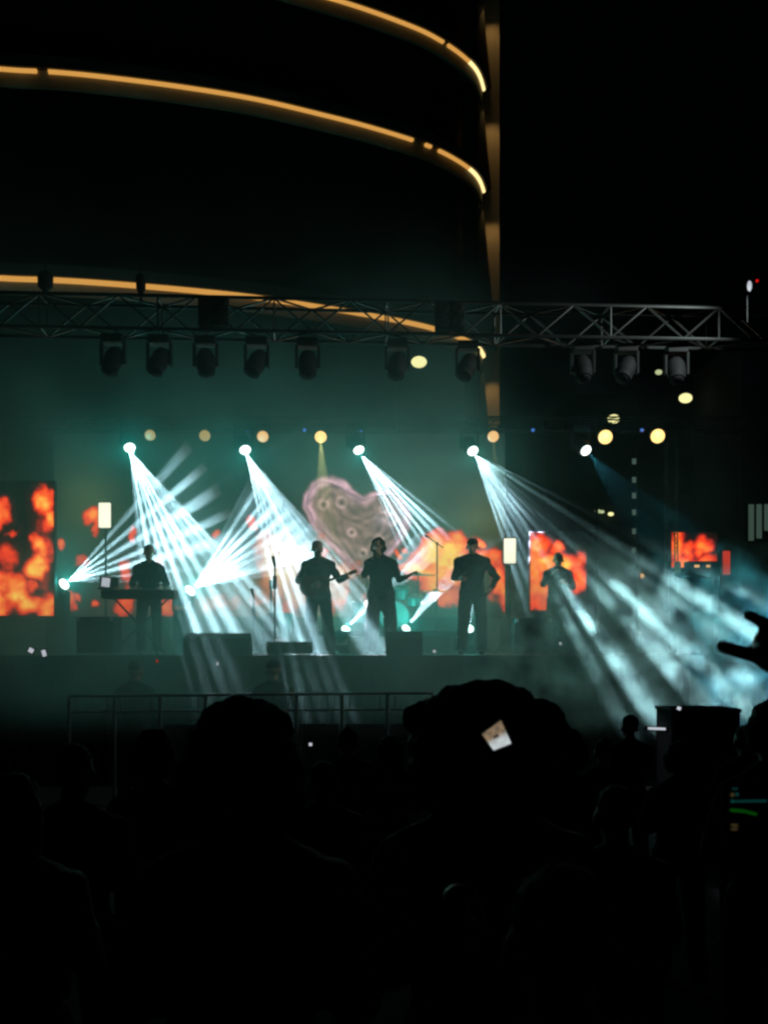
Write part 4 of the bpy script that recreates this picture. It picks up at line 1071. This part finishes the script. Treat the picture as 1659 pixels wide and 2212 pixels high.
# added point lamps without fixtures, standing in for screen glow on smoke and band
for px, py, Y, pw in ((470, 1310, 20.7, 14), (610, 1250, 20.7, 24), (730, 1285, 20.7, 24), (960, 1235, 20.7, 20), (1080, 1270, 20.7, 8), (1195, 1235, 20.0, 4), (60, 1265, 17.3, 5)):
    spill(at(px, py, Y), pw, (1, .34, .12), None, .3)


# ------------------------------------------------------------------ stage smoke
def smoke():
    x0, x1, y0, y1, z0, z1 = -11, 11, 8.8, 21.1, .3, 9.5
    o = MB().box(((x0 + x1) / 2, (y0 + y1) / 2, (z0 + z1) / 2), (x1 - x0, y1 - y0, z1 - z0)).build('haze', M['deck']); o.data.materials.clear(); o['kind'] = 'stuff'
    m = bpy.data.materials.new('stage_smoke'); m.use_nodes = True; nt = m.node_tree; N = nt.nodes.new; L = nt.links.new
    for n in list(nt.nodes):
        if n.type != 'OUTPUT_MATERIAL': nt.nodes.remove(n)
    out = nt.nodes[0]; pv = N('ShaderNodeVolumePrincipled'); L(pv.outputs[0], out.inputs['Volume']); pv.inputs['Anisotropy'].default_value = .15; pv.inputs['Color'].default_value = (.52, .95, .90, 1)
    ge = N('ShaderNodeNewGeometry'); sp = N('ShaderNodeSeparateXYZ'); L(ge.outputs['Position'], sp.inputs[0])
    def mth(op, x, y):
        n = N('ShaderNodeMath'); n.operation = op
        for i, v in enumerate((x, y)):
            if isinstance(v, (int, float)): n.inputs[i].default_value = v
            else: L(v, n.inputs[i])
        return n.outputs[0]
    def mr(v, a0, a1, b0, b1):
        n = N('ShaderNodeMapRange'); n.interpolation_type = 'SMOOTHSTEP'; L(v, n.inputs[0])
        for i, q in enumerate((a0, a1, b0, b1)): n.inputs[i + 1].default_value = q
        return n.outputs[0]
    ns = N('ShaderNodeTexNoise'); ns.inputs['Scale'].default_value = .55; ns.inputs['Detail'].default_value = 3; L(ge.outputs['Position'], ns.inputs['Vector'])
    puff = mr(ns.outputs[0], .36, .66, .35, 1.9)
    n2 = N('ShaderNodeTexNoise'); n2.inputs['Scale'].default_value = 2.1; n2.inputs['Detail'].default_value = 2; L(ge.outputs['Position'], n2.inputs['Vector'])
    patch = mth('MULTIPLY', mr(n2.outputs[0], .5, .62, .02, 14.0), mr(sp.outputs[1], 13.9, 13.2, 0, 1)); rs = mr(sp.outputs[0], .6, 1.8, 0, 1); patch = mth('ADD', mth('MULTIPLY', patch, mth('MULTIPLY', rs, mr(sp.outputs[2], 3.3, 2.5, 0, 1))), mth('MULTIPLY', mth('MULTIPLY', mth('SUBTRACT', 1, mth('MULTIPLY', rs, .96)), mr(sp.outputs[2], 3.6, 1.6, .35, 3.4)), puff))
    front_w = mr(sp.outputs[1], 15.2, 13.6, 0, 1)                      # towards the crowd the smoke hangs in patches
    dens = mth('ADD', mth('MULTIPLY', puff, mth('SUBTRACT', 1, front_w)), mth('MULTIPLY', patch, front_w))
    dens = mth('MULTIPLY', dens, mr(sp.outputs[2], 8.2, 4.6, .0, 1)); dens = mth('MULTIPLY', dens, mr(sp.outputs[2], .9, 1.5, 0, 1))
    dens = mth('MULTIPLY', dens, mr(sp.outputs[1], 9.6, 10.8, 0, 1)); 
    dens = mth('MULTIPLY', dens, mr(mth('ABSOLUTE', sp.outputs[0], 0), 9.5, 5.5, 0, 1))
    rightside = mth('MULTIPLY', mr(sp.outputs[0], 1.9, 3.2, 0, .94), mth('SUBTRACT', 1, front_w)); dens = mth('MULTIPLY', dens, mth('SUBTRACT', 1, rightside))
    mid = mth('MULTIPLY', mth('MULTIPLY', mr(sp.outputs[0], 1.2, 1.9, 0, .87), mr(sp.outputs[1], 18.9, 18.2, 0, 1)), mth('SUBTRACT', 1, front_w)); dens = mth('MULTIPLY', dens, mth('SUBTRACT', 1, mid))
    high = mth('MULTIPLY', mr(sp.outputs[0], 2.4, 3.6, 0, 1), mr(sp.outputs[2], 4.9, 5.8, 0, 1)); dens = mth('MULTIPLY', dens, mth('SUBTRACT', 1, high))
    L(mth('MULTIPLY', dens, .042), pv.inputs['Density'])
    m.cycles.volume_sampling = 'EQUIANGULAR'
    o.data.materials.append(m)
smoke()
